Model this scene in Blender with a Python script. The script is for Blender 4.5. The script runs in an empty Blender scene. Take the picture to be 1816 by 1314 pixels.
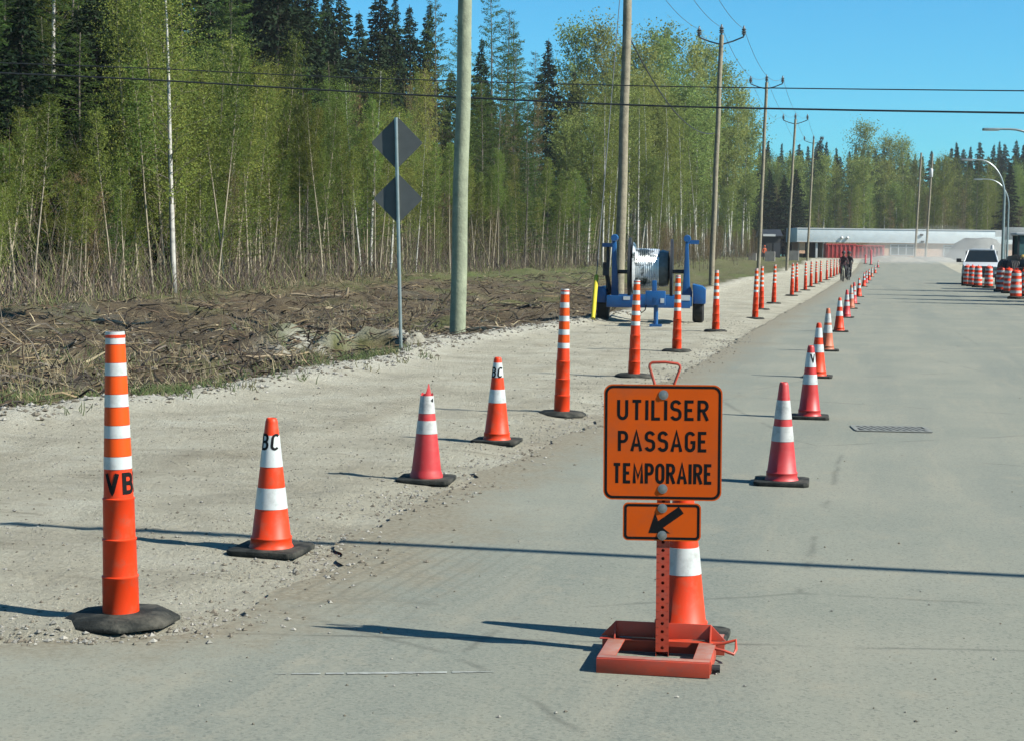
import bpy, bmesh, math, random
import numpy as np
from mathutils import Vector, Matrix, noise
R = random.Random(7)
NR = np.random.RandomState(11)
SC = bpy.context.scene
COL = SC.collection
rad = math.radians

# ------------------------------------------------------------------ camera
YAW, PITCH, ROLL, F = rad(12.1), rad(4.04), rad(0.7), 3000.0
CAM = Vector((0, 0, 1.6))
FH = Vector((-math.sin(YAW), math.cos(YAW), 0))
RT0 = Vector((math.cos(YAW), math.sin(YAW), 0))
FW = FH * math.cos(PITCH) - Vector((0, 0, 1)) * math.sin(PITCH)
UP0 = RT0.cross(FW)
RT = RT0 * math.cos(ROLL) + UP0 * math.sin(ROLL)
UP = UP0 * math.cos(ROLL) - RT0 * math.sin(ROLL)
cd = bpy.data.cameras.new('camera'); cam = bpy.data.objects.new('camera', cd); COL.objects.link(cam)
m = Matrix((RT, UP, -FW)).transposed().to_4x4(); m.translation = CAM
cam.matrix_world = m
cd.sensor_width = 36; cd.lens = 36 * F / 1816; cd.clip_end = 5000; cd.clip_start = 0.1
SC.camera = cam
def hz(px): return 445.0 + (px - 908) * math.tan(ROLL)
def ray(px, py): return FW + RT * ((px - 908) / F) + UP * ((657 - py) / F)
def rise(y):
    t = min(1, max(0, (y - 140) / 95)); return 1.0 * t * t * (3 - 2 * t)
def G(px, py, z=0.0):
    d = ray(px, py); t = (z - CAM.z) / d.z
    return CAM + d * t
def at_depth(px, dep, z=None):
    d = FH + RT0 * ((px - 908) / F)
    p = CAM + d * dep
    p.z = rise(p.y) if z is None else z
    return p
def top_z(px, py, dep): return CAM.z + (hz(px) - py) / F * dep
def lateral(px, c):
    d = FH + RT0 * ((px - 908) / F)
    t = -c / d.x
    return CAM + d * t, t

# ------------------------------------------------------------------ mesh builder
class MB:
    def __init__(s): s.v = []; s.f = []; s.m = []
    def add(s, vs, fs, mi=0):
        b = len(s.v); s.v += [tuple(v) for v in vs]
        s.f += [tuple(b + i for i in f) for f in fs]; s.m += [mi] * len(fs)
    def box(s, c, d, mi=0, rot=None):
        x, y, z = d[0] / 2, d[1] / 2, d[2] / 2
        vs = [Vector((a, b, e)) for e in (-z, z) for b in (-y, y) for a in (-x, x)]
        if rot is not None: vs = [rot @ v for v in vs]
        c = Vector(c)
        s.add([v + c for v in vs], [(0, 2, 3, 1), (4, 5, 7, 6), (0, 1, 5, 4), (2, 6, 7, 3), (0, 4, 6, 2), (1, 3, 7, 5)], mi)
    def tube(s, pts, r, n=8, mi=0, cap=True):
        pts = [Vector(p) for p in pts]
        rs = r if isinstance(r, (list, tuple)) else [r] * len(pts)
        rings = []; prev = None
        for i, p in enumerate(pts):
            t = (pts[min(i + 1, len(pts) - 1)] - pts[max(i - 1, 0)])
            if t.length < 1e-9: t = Vector((0, 0, 1))
            t.normalize()
            if prev is None:
                a = Vector((1, 0, 0)) if abs(t.x) < .9 else Vector((0, 1, 0))
                u = t.cross(a).normalized()
            else:
                u = prev - t * prev.dot(t)
                u = u.normalized() if u.length > 1e-6 else t.orthogonal().normalized()
            prev = u; w = t.cross(u)
            rings.append([p + (u * math.cos(2 * math.pi * k / n) + w * math.sin(2 * math.pi * k / n)) * rs[i] for k in range(n)])
        vs = [v for g in rings for v in g]; fs = []
        for i in range(len(pts) - 1):
            for k in range(n):
                a, b = i * n + k, i * n + (k + 1) % n
                fs.append((a, b, b + n, a + n))
        if cap:
            fs.append(tuple(range(n - 1, -1, -1))); o = (len(pts) - 1) * n
            fs.append(tuple(o + k for k in range(n)))
        s.add(vs, fs, mi)
    def lathe(s, prof, n=32, c=(0, 0, 0), mi=0, caps=True, axis='z'):
        vs = []; fs = []
        def P(r, z, k):
            a = 2 * math.pi * k / n; x, y = r * math.cos(a), r * math.sin(a)
            v = (x, y, z) if axis == 'z' else ((z, x, y) if axis == 'x' else (x, z, y))
            return (v[0] + c[0], v[1] + c[1], v[2] + c[2])
        for r, z in prof:
            for k in range(n): vs.append(P(r, z, k))
        for i in range(len(prof) - 1):
            for k in range(n):
                a, b = i * n + k, i * n + (k + 1) % n
                fs.append((a, b, b + n, a + n))
        if caps:
            fs.append(tuple(range(n - 1, -1, -1))); o = (len(prof) - 1) * n
            fs.append(tuple(o + k for k in range(n)))
        s.add(vs, fs, mi)
    def prism(s, poly, a, b, mi=0, axis='y'):
        n = len(poly)
        def P(p, h):
            return (p[0], h, p[1]) if axis == 'y' else ((h, p[0], p[1]) if axis == 'x' else (p[0], p[1], h))
        vs = [P(p, a) for p in poly] + [P(p, b) for p in poly]
        fs = [tuple(range(n)), tuple(range(2 * n - 1, n - 1, -1))]
        for k in range(n): fs.append((k, n + k, n + (k + 1) % n, (k + 1) % n))
        s.add(vs, fs, mi)
    def build(s, name, mats, parent=None, smooth=False, bevel=0, loc=None, angle=40):
        me = bpy.data.meshes.new(name); me.from_pydata(s.v, [], s.f)
        if not isinstance(mats, (list, tuple)): mats = [mats]
        for x in mats: me.materials.append(x)
        me.polygons.foreach_set('material_index', s.m)
        bm = bmesh.new(); bm.from_mesh(me)
        bmesh.ops.recalc_face_normals(bm, faces=bm.faces)
        if bevel:
            es = [e for e in bm.edges if len(e.link_faces) == 2 and e.calc_face_angle(0) > 0.6]
            bmesh.ops.bevel(bm, geom=es, offset=bevel, segments=2, affect='EDGES', profile=.6, clamp_overlap=True)
        bm.to_mesh(me); bm.free()
        if smooth or bevel:
            me.polygons.foreach_set('use_smooth', [True] * len(me.polygons))
            me.set_sharp_from_angle(angle=rad(angle))
        o = bpy.data.objects.new(name, me); COL.objects.link(o)
        if parent is not None: o.parent = parent
        if loc is not None: o.location = loc
        return o

def thing(name, label, cat, loc=(0, 0, 0), rz=0, group=None):
    o = bpy.data.objects.new(name, None); COL.objects.link(o)
    o.location = loc; o.rotation_euler = (0, 0, rz); o.empty_display_size = .2
    tag(o, label, cat, group); return o
def tag(o, label, cat, group=None):
    o['label'] = label; o['category'] = cat
    if group: o['group'] = group
    return o
def kind(o, k): o['kind'] = k; return o
def dup(root, loc, rz, label, cat=None, group=None, scale=None):
    r = root.copy(); COL.objects.link(r); r.location = loc; r.rotation_euler = (0, 0, rz)
    if scale: r.scale = (scale,) * 3
    r['label'] = label
    if cat: r['category'] = cat
    if group: r['group'] = group
    for ch in list(root.children):
        c = ch.copy(); COL.objects.link(c); c.parent = r
        for g in list(ch.children):
            d = g.copy(); COL.objects.link(d); d.parent = c
    return r

# ------------------------------------------------------------------ materials
K = .53      # one exposure constant: real-world albedos for this exposure
def newmat(name):
    m = bpy.data.materials.new(name); m.use_nodes = True
    nt = m.node_tree; return m, nt, nt.nodes, nt.links, nt.nodes['Principled BSDF']
def mat(name, col, rough=.6, var=.15, scale=8, metal=0, bump=0, bscale=60, dirt=None, dscale=5, damt=.5, coords='Object', spec=.5, dmin=.48, dmax=.72):
    m, nt, N, L, B = newmat(name)
    B.inputs['Roughness'].default_value = rough; B.inputs['Metallic'].default_value = metal
    B.inputs['Specular IOR Level'].default_value = spec
    tc = N.new('ShaderNodeTexCoord')
    nz = N.new('ShaderNodeTexNoise'); nz.inputs['Scale'].default_value = scale; nz.inputs['Detail'].default_value = 6
    L.new(tc.outputs[coords], nz.inputs['Vector'])
    rp = N.new('ShaderNodeValToRGB')
    c = tuple(v * K for v in col); dirt = tuple(v * K for v in dirt) if dirt else None
    rp.color_ramp.elements[0].position = .3; rp.color_ramp.elements[1].position = .7
    rp.color_ramp.elements[0].color = (c[0] * (1 - var), c[1] * (1 - var), c[2] * (1 - var), 1)
    rp.color_ramp.elements[1].color = (min(1, c[0] * (1 + var)), min(1, c[1] * (1 + var)), min(1, c[2] * (1 + var)), 1)
    L.new(nz.outputs['Fac'], rp.inputs['Fac']); out = rp.outputs['Color']
    if dirt:
        n2 = N.new('ShaderNodeTexNoise'); n2.inputs['Scale'].default_value = dscale; n2.inputs['Detail'].default_value = 8; n2.inputs['Roughness'].default_value = .7
        L.new(tc.outputs[coords], n2.inputs['Vector'])
        mr = N.new('ShaderNodeMapRange'); mr.inputs['From Min'].default_value = dmin; mr.inputs['From Max'].default_value = dmax; mr.inputs['To Max'].default_value = damt
        L.new(n2.outputs['Fac'], mr.inputs['Value'])
        mx = N.new('ShaderNodeMix'); mx.data_type = 'RGBA'
        L.new(mr.outputs['Result'], mx.inputs['Factor']); L.new(out, mx.inputs['A']); mx.inputs['B'].default_value = (*dirt, 1)
        out = mx.outputs['Result']
    L.new(out, B.inputs['Base Color'])
    if bump:
        n3 = N.new('ShaderNodeTexNoise'); n3.inputs['Scale'].default_value = bscale; n3.inputs['Detail'].default_value = 5
        L.new(tc.outputs[coords], n3.inputs['Vector'])
        bp = N.new('ShaderNodeBump'); bp.inputs['Strength'].default_value = bump; bp.inputs['Distance'].default_value = .02
        L.new(n3.outputs['Fac'], bp.inputs['Height']); L.new(bp.outputs['Normal'], B.inputs['Normal'])
    return m
def leafmat(name, ca, cb, trans=.35, objvar=.25):
    m, nt, N, L, B = newmat(name)
    N.remove(B); ca = tuple(v * K for v in ca); cb = tuple(v * K for v in cb)
    at = N.new('ShaderNodeAttribute'); at.attribute_name = 'tint'
    oi = N.new('ShaderNodeObjectInfo')
    mx = N.new('ShaderNodeMix'); mx.data_type = 'RGBA'; mx.inputs['A'].default_value = (*ca, 1); mx.inputs['B'].default_value = (*cb, 1)
    L.new(at.outputs['Fac'], mx.inputs['Factor'])
    hs = N.new('ShaderNodeHueSaturation')
    mr = N.new('ShaderNodeMapRange'); mr.inputs['To Min'].default_value = 1 - objvar; mr.inputs['To Max'].default_value = 1 + objvar
    L.new(oi.outputs['Random'], mr.inputs['Value']); L.new(mr.outputs['Result'], hs.inputs['Value'])
    m2 = N.new('ShaderNodeMath'); m2.operation = 'MULTIPLY'; m2.inputs[1].default_value = 7.31
    m3 = N.new('ShaderNodeMath'); m3.operation = 'FRACT'; L.new(oi.outputs['Random'], m2.inputs[0]); L.new(m2.outputs[0], m3.inputs[0])
    m4 = N.new('ShaderNodeMapRange'); m4.inputs['To Min'].default_value = .470; m4.inputs['To Max'].default_value = .525
    L.new(m3.outputs[0], m4.inputs['Value']); L.new(m4.outputs['Result'], hs.inputs['Hue'])
    L.new(mx.outputs['Result'], hs.inputs['Color'])
    d = N.new('ShaderNodeBsdfDiffuse'); t = N.new('ShaderNodeBsdfTranslucent'); ms = N.new('ShaderNodeMixShader'); ms.inputs['Fac'].default_value = trans
    L.new(hs.outputs['Color'], d.inputs['Color']); L.new(hs.outputs['Color'], t.inputs['Color'])
    L.new(d.outputs[0], ms.inputs[1]); L.new(t.outputs[0], ms.inputs[2])
    L.new(ms.outputs[0], N['Material Output'].inputs['Surface'])
    return m

ORANGE = mat('orange_plastic', (.92, .060, .008), .5, .06, 6, dirt=(.42, .15, .085), dscale=13, damt=.55, spec=.25, dmin=.52)
FLUO = mat('orange_sheeting', (1.0, .105, .004), .45, .05, 8, spec=.25)
FADED = mat('faded_red_plastic', (.66, .028, .030), .55, .12, 5, dirt=(.62, .16, .13), dscale=7, damt=.5)
CRIMSON = mat('crimson_plastic', (.66, .022, .016), .5, .08, 5, dirt=(.25, .06, .05), dscale=9, damt=.4)
DULL = mat('dull_orange_plastic', (.62, .14, .045), .6, .15, 5, dirt=(.35, .22, .14), dscale=6, damt=.6)
WHITE = mat('white_sheeting', (.72, .76, .74), .35, .05, 9, dirt=(.40, .40, .36), dscale=16, damt=.75)
GRIMY = mat('grimy_white_sheeting', (.62, .63, .60), .5, .10, 8, dirt=(.20, .20, .19), dscale=9, damt=.8)
BLACKP = mat('black_letter_paint', (.008, .009, .010), .6, .1, spec=.12)
RUBBER = mat('black_rubber', (.030, .033, .029), .85, .3, 12, bump=.3, bscale=80, dirt=(.20, .185, .145), dscale=6, damt=.6, spec=.15)
SIGNO = mat('sign_orange', (.88, .124, .003), .5, .06, 5, dirt=(.56, .12, .035), dscale=7, damt=.7, spec=.15)
STEELO = mat('orange_red_painted_steel', (.64, .066, .022), .5, .12, 10, dirt=(.22, .11, .08), dscale=14, damt=.6)
STEELW = mat('worn_painted_steel', (.50, .21, .14), .55, .15, 20, dirt=(.36, .33, .29), dscale=10, damt=.9)
BOLT = mat('zinc_bolt', (.42, .42, .40), .4, .2, 40, metal=.7)
GALV = mat('galvanized_steel', (.46, .52, .50), .35, .12, 12, metal=.65)
SIGNBACK = mat('sign_back_aluminium', (.125, .142, .140), .7, .1, 6, spec=.2)
POLEG = mat('green_treated_wood', (.33, .37, .245), .8, .2, 5, bump=.5, bscale=25, dirt=(.18, .21, .13), dscale=7, damt=.6)
POLEB = mat('weathered_brown_wood', (.34, .30, .205), .85, .2, 5, bump=.5, bscale=25, dirt=(.13, .11, .075), dscale=7, damt=.7)
PORC = mat('grey_insulator', (.10, .11, .11), .3, .1)
WIRE = mat('wire_black', (.018, .02, .022), .6, .1)
WIRE2 = mat('aluminium_wire', (.10, .11, .11), .5, .1)
BLUE = mat('blue_paint', (.006, .115, .36), .4, .1, 6, dirt=(.05, .10, .18), dscale=8, damt=.4)
DARKST = mat('dark_steel', (.022, .026, .032), .55, .2, 10)
BLACKM = mat('matte_black', (.012, .012, .013), .7, .2)
TYRE = mat('tyre_rubber', (.022, .023, .024), .85, .3, 10, dirt=(.10, .095, .08), dscale=6, damt=.6)
SILVER = mat('silver_wrap', (.95, 1.0, 1.0), .25, .2, 4, metal=.35, bump=1, bscale=7, dirt=(.09, .11, .10), dscale=2.2, damt=1.0, dmin=.50, dmax=.57)
PLASTICG = mat('grey_plastic_wrap', (.20, .225, .21), .25, .25, 7, bump=.8, bscale=12)
YELLOW = mat('yellow_plastic', (.75, .62, .02), .5, .06)
CARW = mat('white_car_paint', (.72, .75, .75), .25, .03)
GLASS = mat('dark_glass', (.015, .022, .024), .08, .1)
CYAN_GLASS = mat('tinted_cab_glass', (.10, .22, .22), .1, .2)
YELM = mat('yellow_machine_paint', (.60, .37, .03), .5, .12, 5, dirt=(.18, .13, .07), damt=.6)
SHADEYEL = mat('dirty_machine_paint', (.13, .105, .06), .7, .3, 3, dirt=(.05, .05, .045), dscale=3, damt=.8)  # loader's shade put into its yellow paint colour, plus random dark blotches
LIGHTM = mat('amber_lens', (.85, .55, .12), .3, .05)
BRICK = mat('tan_brick', (.90, .55, .34), .85, .12, 3, coords='Object')
FASCIA = mat('white_metal_fascia', (.95, 1.05, 1.06), .5, .05, 1.5, dirt=(.75, .82, .82), dscale=.6, damt=.5)
TRIM = mat('white_trim', (.72, .74, .72), .5, .05)
WINGLASS = mat('window_glass', (.10, .13, .125), .15, .2, .7)
REDST = mat('red_painted_steel', (.58, .055, .05), .6, .15, 1.2, dirt=(.42, .12, .10), dscale=1.5, damt=.5)
CONC = mat('concrete', (.34, .32, .28), .9, .15, 2)
DARKWOOD = mat('dark_wood_wall', (.016, .018, .018), .8, .2)
SKIN = mat('skin', (.28, .15, .10), .6, .1)
CLOTHD = mat('dark_cloth', (.018, .017, .022), .9, .3, 9)
CLOTHR = mat('maroon_cloth', (.06, .016, .022), .9, .3, 9)
CLOTHO = mat('hi_vis_orange_cloth', (.85, .16, .05), .8, .1, 9)
PINK = mat('pink_flagging', (.80, .16, .17), .7, .1)
LOGD = mat('dark_log', (.028, .022, .018), .9, .3, 9)
LOGP = mat('pale_log', (.42, .33, .21), .9, .2, 9)
IRON = mat('cast_iron', (.27, .275, .235), .7, .25, 15)
DRAIN_SHADE = mat('drain_shadow', (.035, .035, .032), .9, .1)

# ------------------------------------------------------------------ letters
def arc(cx, cy, rx, ry, a0, a1, n=10):
    return [(cx + rx * math.cos(rad(a0 + (a1 - a0) * i / n)), cy + ry * math.sin(rad(a0 + (a1 - a0) * i / n))) for i in range(n + 1)]
W_ = .50
GL = {
 'U': (W_, [[(0, 1)] + [(0, .27)] + arc(.25, .25, .25, .25, 180, 360) + [(.5, 1)]]),
 'T': (W_, [[(-.02, .935), (.52, .935)], [(.25, .93), (.25, -.07)]]),
 'I': (.0, [[(0, 1.0), (0, -.07)]]),
 'L': (.42, [[(0, 1.0), (0, -.002), (.44, -.002)]]),
 'S': (W_, [arc(.25, .74, .245, .20, 15, 165, 9) + arc(.235, .68, .235, .17, 190, 250, 4) + arc(.27, .30, .235, .20, 70, 0, 5) + arc(.25, .20, .255, .205, 0, -165, 10)]),
 'E': (.43, [[(.46, .935), (0, .935), (0, -.002), (.47, -.002)], [(0, .48), (.38, .48)]]),
 'P': (.48, [[(0, -.07), (0, .935), (.26, .935)] + arc(.26, .69, .23, .245, 90, -90, 9) + [(0, .445)]]),
 'R': (.50, [[(0, -.07), (0, .935), (.26, .935)] + arc(.26, .70, .23, .235, 90, -90, 9) + [(0, .465)], [(.24, .46), (.52, -.07)]]),
 'A': (.58, [[(-.01, -.07), (.29, 1.0), (.59, -.07)], [(.10, .26), (.48, .26)]]),
 'G': (.50, [arc(.25, .72, .25, .215, 20, 180, 9) + arc(.25, .21, .25, .212, 180, 360, 10) + [(.5, .44), (.27, .44)]]),
 'M': (.60, [[(0, -.07), (0, .93), (.30, .25), (.60, .93), (.60, -.07)]]),
 'O': (.50, [arc(.25, .70, .25, .235, 0, 180, 9) + arc(.25, .235, .25, .237, 180, 360, 9) + [(.5, .71)]]),
 'V': (.56, [[(0, 1.0), (.28, -.03), (.56, 1.0)]]),
 'B': (.48, [[(.24, .48), (0, .48), (0, .935), (.24, .935)] + arc(.24, .71, .21, .225, 90, -90, 8), [(0, .50), (0, -.002), (.26, -.002)] + arc(.26, .24, .225, .242, -90, 90, 8)]),
 'C': (.50, [arc(.25, .70, .25, .235, 32, 180, 9) + arc(.25, .235, .25, .237, 180, 328, 9)]),
}
def strokes(txt, h, stroke, gap, wscale=1.0):
    """list of polylines (metres) and the total width; stroke is in units of the letter height"""
    x = 0; out = []
    for ch in txt:
        w, pl = GL[ch]
        for p in pl: out.append([((x + q[0] * wscale) * h, q[1] * .93 * h + .06 * h) for q in p])
        x += w * wscale + stroke + gap
    return out, (x - stroke - gap) * h
def letter_mesh(mb, polys, width, place, step=None, mi=0):
    for k, pl in enumerate(polys):
        if step:
            q = [pl[0]]
            for a, b in zip(pl, pl[1:]):
                n = max(1, int(math.hypot(b[0] - a[0], b[1] - a[1]) / step))
                q += [(a[0] + (b[0] - a[0]) * i / n, a[1] + (b[1] - a[1]) * i / n) for i in range(1, n + 1)]
            pl = q
        pts = [Vector(pl[0])]
        for p in pl[1:]:
            if (Vector(p) - pts[-1]).length > 1e-5: pts.append(Vector(p))
        vs = []
        for i, p in enumerate(pts):
            d0 = (p - pts[i - 1]).normalized() if i else None
            d1 = (pts[i + 1] - p).normalized() if i < len(pts) - 1 else None
            if d0 is None: d0 = d1
            if d1 is None: d1 = d0
            n0 = Vector((-d0.y, d0.x)); n1 = Vector((-d1.y, d1.x))
            nn = n0 + n1
            if nn.length < .2: nn = n0
            nn.normalize(); k2 = 1 / max(.62, nn.dot(n0))
            vs += [p + nn * width / 2 * k2, p - nn * width / 2 * k2]
        V3 = [place(v.x, v.y, .00003 * (k % 6)) for v in vs]
        mb.add(V3, [(2 * i, 2 * i + 1, 2 * i + 3, 2 * i + 2) for i in range(len(pts) - 1)], mi)

# ------------------------------------------------------------------ ground layout
def polyfun(pxs, wiggle=0, wscale=1, seed=0):
    pts = sorted([(G(a, b).y, G(a, b).x) for a, b in pxs])
    ys = [p[0] for p in pts]; xs = [p[1] for p in pts]
    def fn(y):
        x = float(np.interp(y, ys, xs))
        if wiggle: x += wiggle * (noise.noise((y * wscale, seed, 0)) + .5 * noise.noise((y * wscale * 2.7, seed, 3)))
        return x
    return fn
brush_edge = polyfun([(-900, 900), (-300, 792), (-100, 764), (0, 745), (130, 728), (300, 712), (400, 694), (520, 674), (600, 659), (680, 642), (725, 624), (790, 608), (900, 592), (985, 578), (1050, 568), (1150, 548), (1262, 512), (1330, 493), (1400, 481)], .25, .45, 4)
road_pts = [(-300, 1158), (0, 1146), (150, 1136), (330, 1124), (440, 1090), (530, 1040), (600, 975), (700, 915), (800, 865), (900, 822), (1000, 775), (1060, 748), (1150, 690), (1250, 640), (1330, 590), (1400, 550), (1450, 523), (1490, 497), (1520, 480)]
_re = polyfun(road_pts, .12, 1.3, 9)
def road_edge(y): return _re(y) + .05 * noise.noise((y * 5.3, 1, 4)) + .03 * noise.noise((y * 13, 2, 4))
DIP = G(640, 622)
def hgt(x, y):
    z = rise(y)
    re = road_edge(y)
    if y < 3 or y > 400: return z - .02
    be = brush_edge(y)
    d = be - x                      # >0 inside the brush strip
    if x > re - .25:
        if x < 7.6: return z - .012
        k = min(1, (x - 7.6) / 3)
        return z - .012 + k * .05 * noise.noise((x * .4, y * .4, 1))
    if d < 0:
        k = min(1, (re - .25 - x) / .6)
        g = .012 + .018 * noise.noise((x * 1.3, y * 1.3, 5)) + .012 * noise.noise((x * 4, y * 4, 2)) + .016 * noise.noise((x * 2.1, y * 6.5, 12)) + .008 * noise.noise((x * 8, y * 9, 13))
        berm = .10 * math.exp(-((d + .25) / .35) ** 2) * (1 + .8 * noise.noise((x * 1.7, y * 1.7, 8)))
        heap = .05 * math.exp(-((re - x - .55) / .3) ** 2) * max(0, noise.noise((x * 2, y * 1.1, 7)) + .2)
        return z - .012 + k * (g + .012) + berm + heap
    k = min(1, d / 1.2)
    f = noise.fractal((x * .45, y * .45, 3.3), 1, 2.1, 5) * .32 + .10 * noise.noise((x * .13, y * .13, 2)) + noise.noise((x * 2.6, y * 2.6, 6)) * .08 + noise.noise((x * 6, y * 6, 6)) * .035
    z += k * (f + .02) + .07 * math.exp(-(d / .5) ** 2)
    z += min(1, max(0, (d - 6) / 14)) * .25
    q = math.hypot((x - DIP.x) / .62, (y - DIP.y) / 1.1)
    z -= .50 * max(0, 1 - q ** 4) if q < 1 else 0
    z += (.22 if y > DIP.y else -.10) * math.exp(-((q - 1.35) / .3) ** 2) * (.6 + noise.noise((x * 2, y * 2, 30)))
    return z

# ------------------------------------------------------------------ ground sheet
def ground_mat():
    m, nt, N, L, B = newmat('gravel_and_soil')
    B.inputs['Roughness'].default_value = .95; B.inputs['Specular IOR Level'].default_value = .2
    geo = N.new('ShaderNodeNewGeometry')
    at = N.new('ShaderNodeVertexColor'); at.layer_name = 'zone'
    sp = N.new('ShaderNodeSeparateColor'); L.new(at.outputs['Color'], sp.inputs['Color'])
    def nz(scale, det=6, rough=.6, vec=None):
        n = N.new('ShaderNodeTexNoise'); n.inputs['Scale'].default_value = scale; n.inputs['Detail'].default_value = det; n.inputs['Roughness'].default_value = rough
        L.new(vec or geo.outputs['Position'], n.inputs['Vector']); return n.outputs['Fac']
    def ramp(f, stops):
        r = N.new('ShaderNodeValToRGB'); e = r.color_ramp.elements
        while len(e) < len(stops): e.new(.5)
        for i, (p, c) in enumerate(stops): e[i].position = p; e[i].color = (*c, 1)
        L.new(f, r.inputs['Fac']); return r.outputs['Color']
    def mix(f, a, b):
        x = N.new('ShaderNodeMix'); x.data_type = 'RGBA'
        for v, s in ((f, 'Factor'), (a, 'A'), (b, 'B')):
            if isinstance(v, (int, float)): x.inputs[s].default_value = v
            elif isinstance(v, tuple): x.inputs[s].default_value = (*v, 1)
            else: L.new(v, x.inputs[s])
        return x.outputs['Result']
    def mrange(f, a, b, lo=0, hi=1):
        x = N.new('ShaderNodeMapRange'); x.inputs['From Min'].default_value = a; x.inputs['From Max'].default_value = b
        x.inputs['To Min'].default_value = lo; x.inputs['To Max'].default_value = hi; L.new(f, x.inputs['Value']); return x.outputs['Result']
    mp = N.new('ShaderNodeMapping'); mp.inputs['Rotation'].default_value = (0, 0, rad(8)); mp.inputs['Scale'].default_value = (1, .28, 1)
    L.new(geo.outputs['Position'], mp.inputs['Vector'])
    mpx = N.new('ShaderNodeMapping'); mpx.inputs['Scale'].default_value = (.35, 1, 1); mpx.inputs['Rotation'].default_value = (0, 0, rad(-20))
    L.new(geo.outputs['Position'], mpx.inputs['Vector'])
    def mult(col):
        x = N.new('ShaderNodeMix'); x.data_type = 'RGBA'; x.blend_type = 'MULTIPLY'; x.inputs['Factor'].default_value = 1
        L.new(col, x.inputs['A']); x.inputs['B'].default_value = (K * 1.78, K * 1.82, K * 1.75, 1); return x.outputs['Result']
    grav = ramp(nz(.9, 8, .7), [(.30, (.240, .220, .172)), (.5, (.330, .305, .240)), (.72, (.395, .375, .310))])
    track = nz(1.6, 5, .6, mp.outputs['Vector'])
    grav = mix(mrange(track, .52, .72, 0, .45), grav, (.195, .165, .115))
    trackx = nz(2.2, 6, .65, mpx.outputs['Vector'])
    grav = mix(mrange(trackx, .55, .70, 0, .5), grav, (.42, .40, .335))
    mpy = N.new('ShaderNodeMapping'); mpy.inputs['Scale'].default_value = (.45, 2.2, 1); mpy.inputs['Rotation'].default_value = (0, 0, rad(14)); L.new(geo.outputs['Position'], mpy.inputs['Vector'])
    grav = mix(mrange(nz(2.4, 9, .78, mpy.outputs['Vector']), .55, .68, 0, .72), grav, (.150, .125, .088))
    grav = mix(mrange(nz(6, 8, .8), .58, .72, 0, .45), grav, (.13, .11, .08))
    fine = nz(38, 4, .8)
    grav = mix(mrange(fine, .55, .75, 0, .55), grav, (.100, .085, .060))
    grav = mix(mrange(nz(55, 3, .7), .62, .75, 0, .6), grav, (.50, .48, .42))
    soil = ramp(nz(1.6, 10, .75), [(.30, (.028, .020, .013)), (.45, (.064, .047, .029)), (.6, (.112, .086, .053)), (.74, (.165, .130, .082))])
    soil = mix(mrange(nz(14, 6, .8), .52, .70, 0, .6), soil, (.155, .120, .072))
    soil = mix(mrange(nz(.5, 4), .56, .66, 0, .45), soil, (.095, .090, .072))
    grass = ramp(nz(9, 6, .7), [(.3, (.045, .065, .016)), (.7, (.12, .15, .04))])
    soil = mix(sp.outputs['Blue'], soil, grass)
    c = mix(sp.outputs['Red'], grav, soil)
    berm = ramp(nz(7, 6, .8), [(.3, (.30, .28, .23)), (.7, (.46, .44, .385))])
    c = mix(sp.outputs['Green'], c, berm)
    c = mult(c)
    L.new(c, B.inputs['Base Color'])
    b1 = N.new('ShaderNodeBump'); b1.inputs['Strength'].default_value = .9; b1.inputs['Distance'].default_value = .07
    ad = N.new('ShaderNodeMath'); ad.operation = 'ADD'; L.new(nz(22, 8, .75), ad.inputs[0]); L.new(track, ad.inputs[1])
    L.new(ad.outputs[0], b1.inputs['Height']); L.new(b1.outputs['Normal'], B.inputs['Normal'])
    return m
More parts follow.
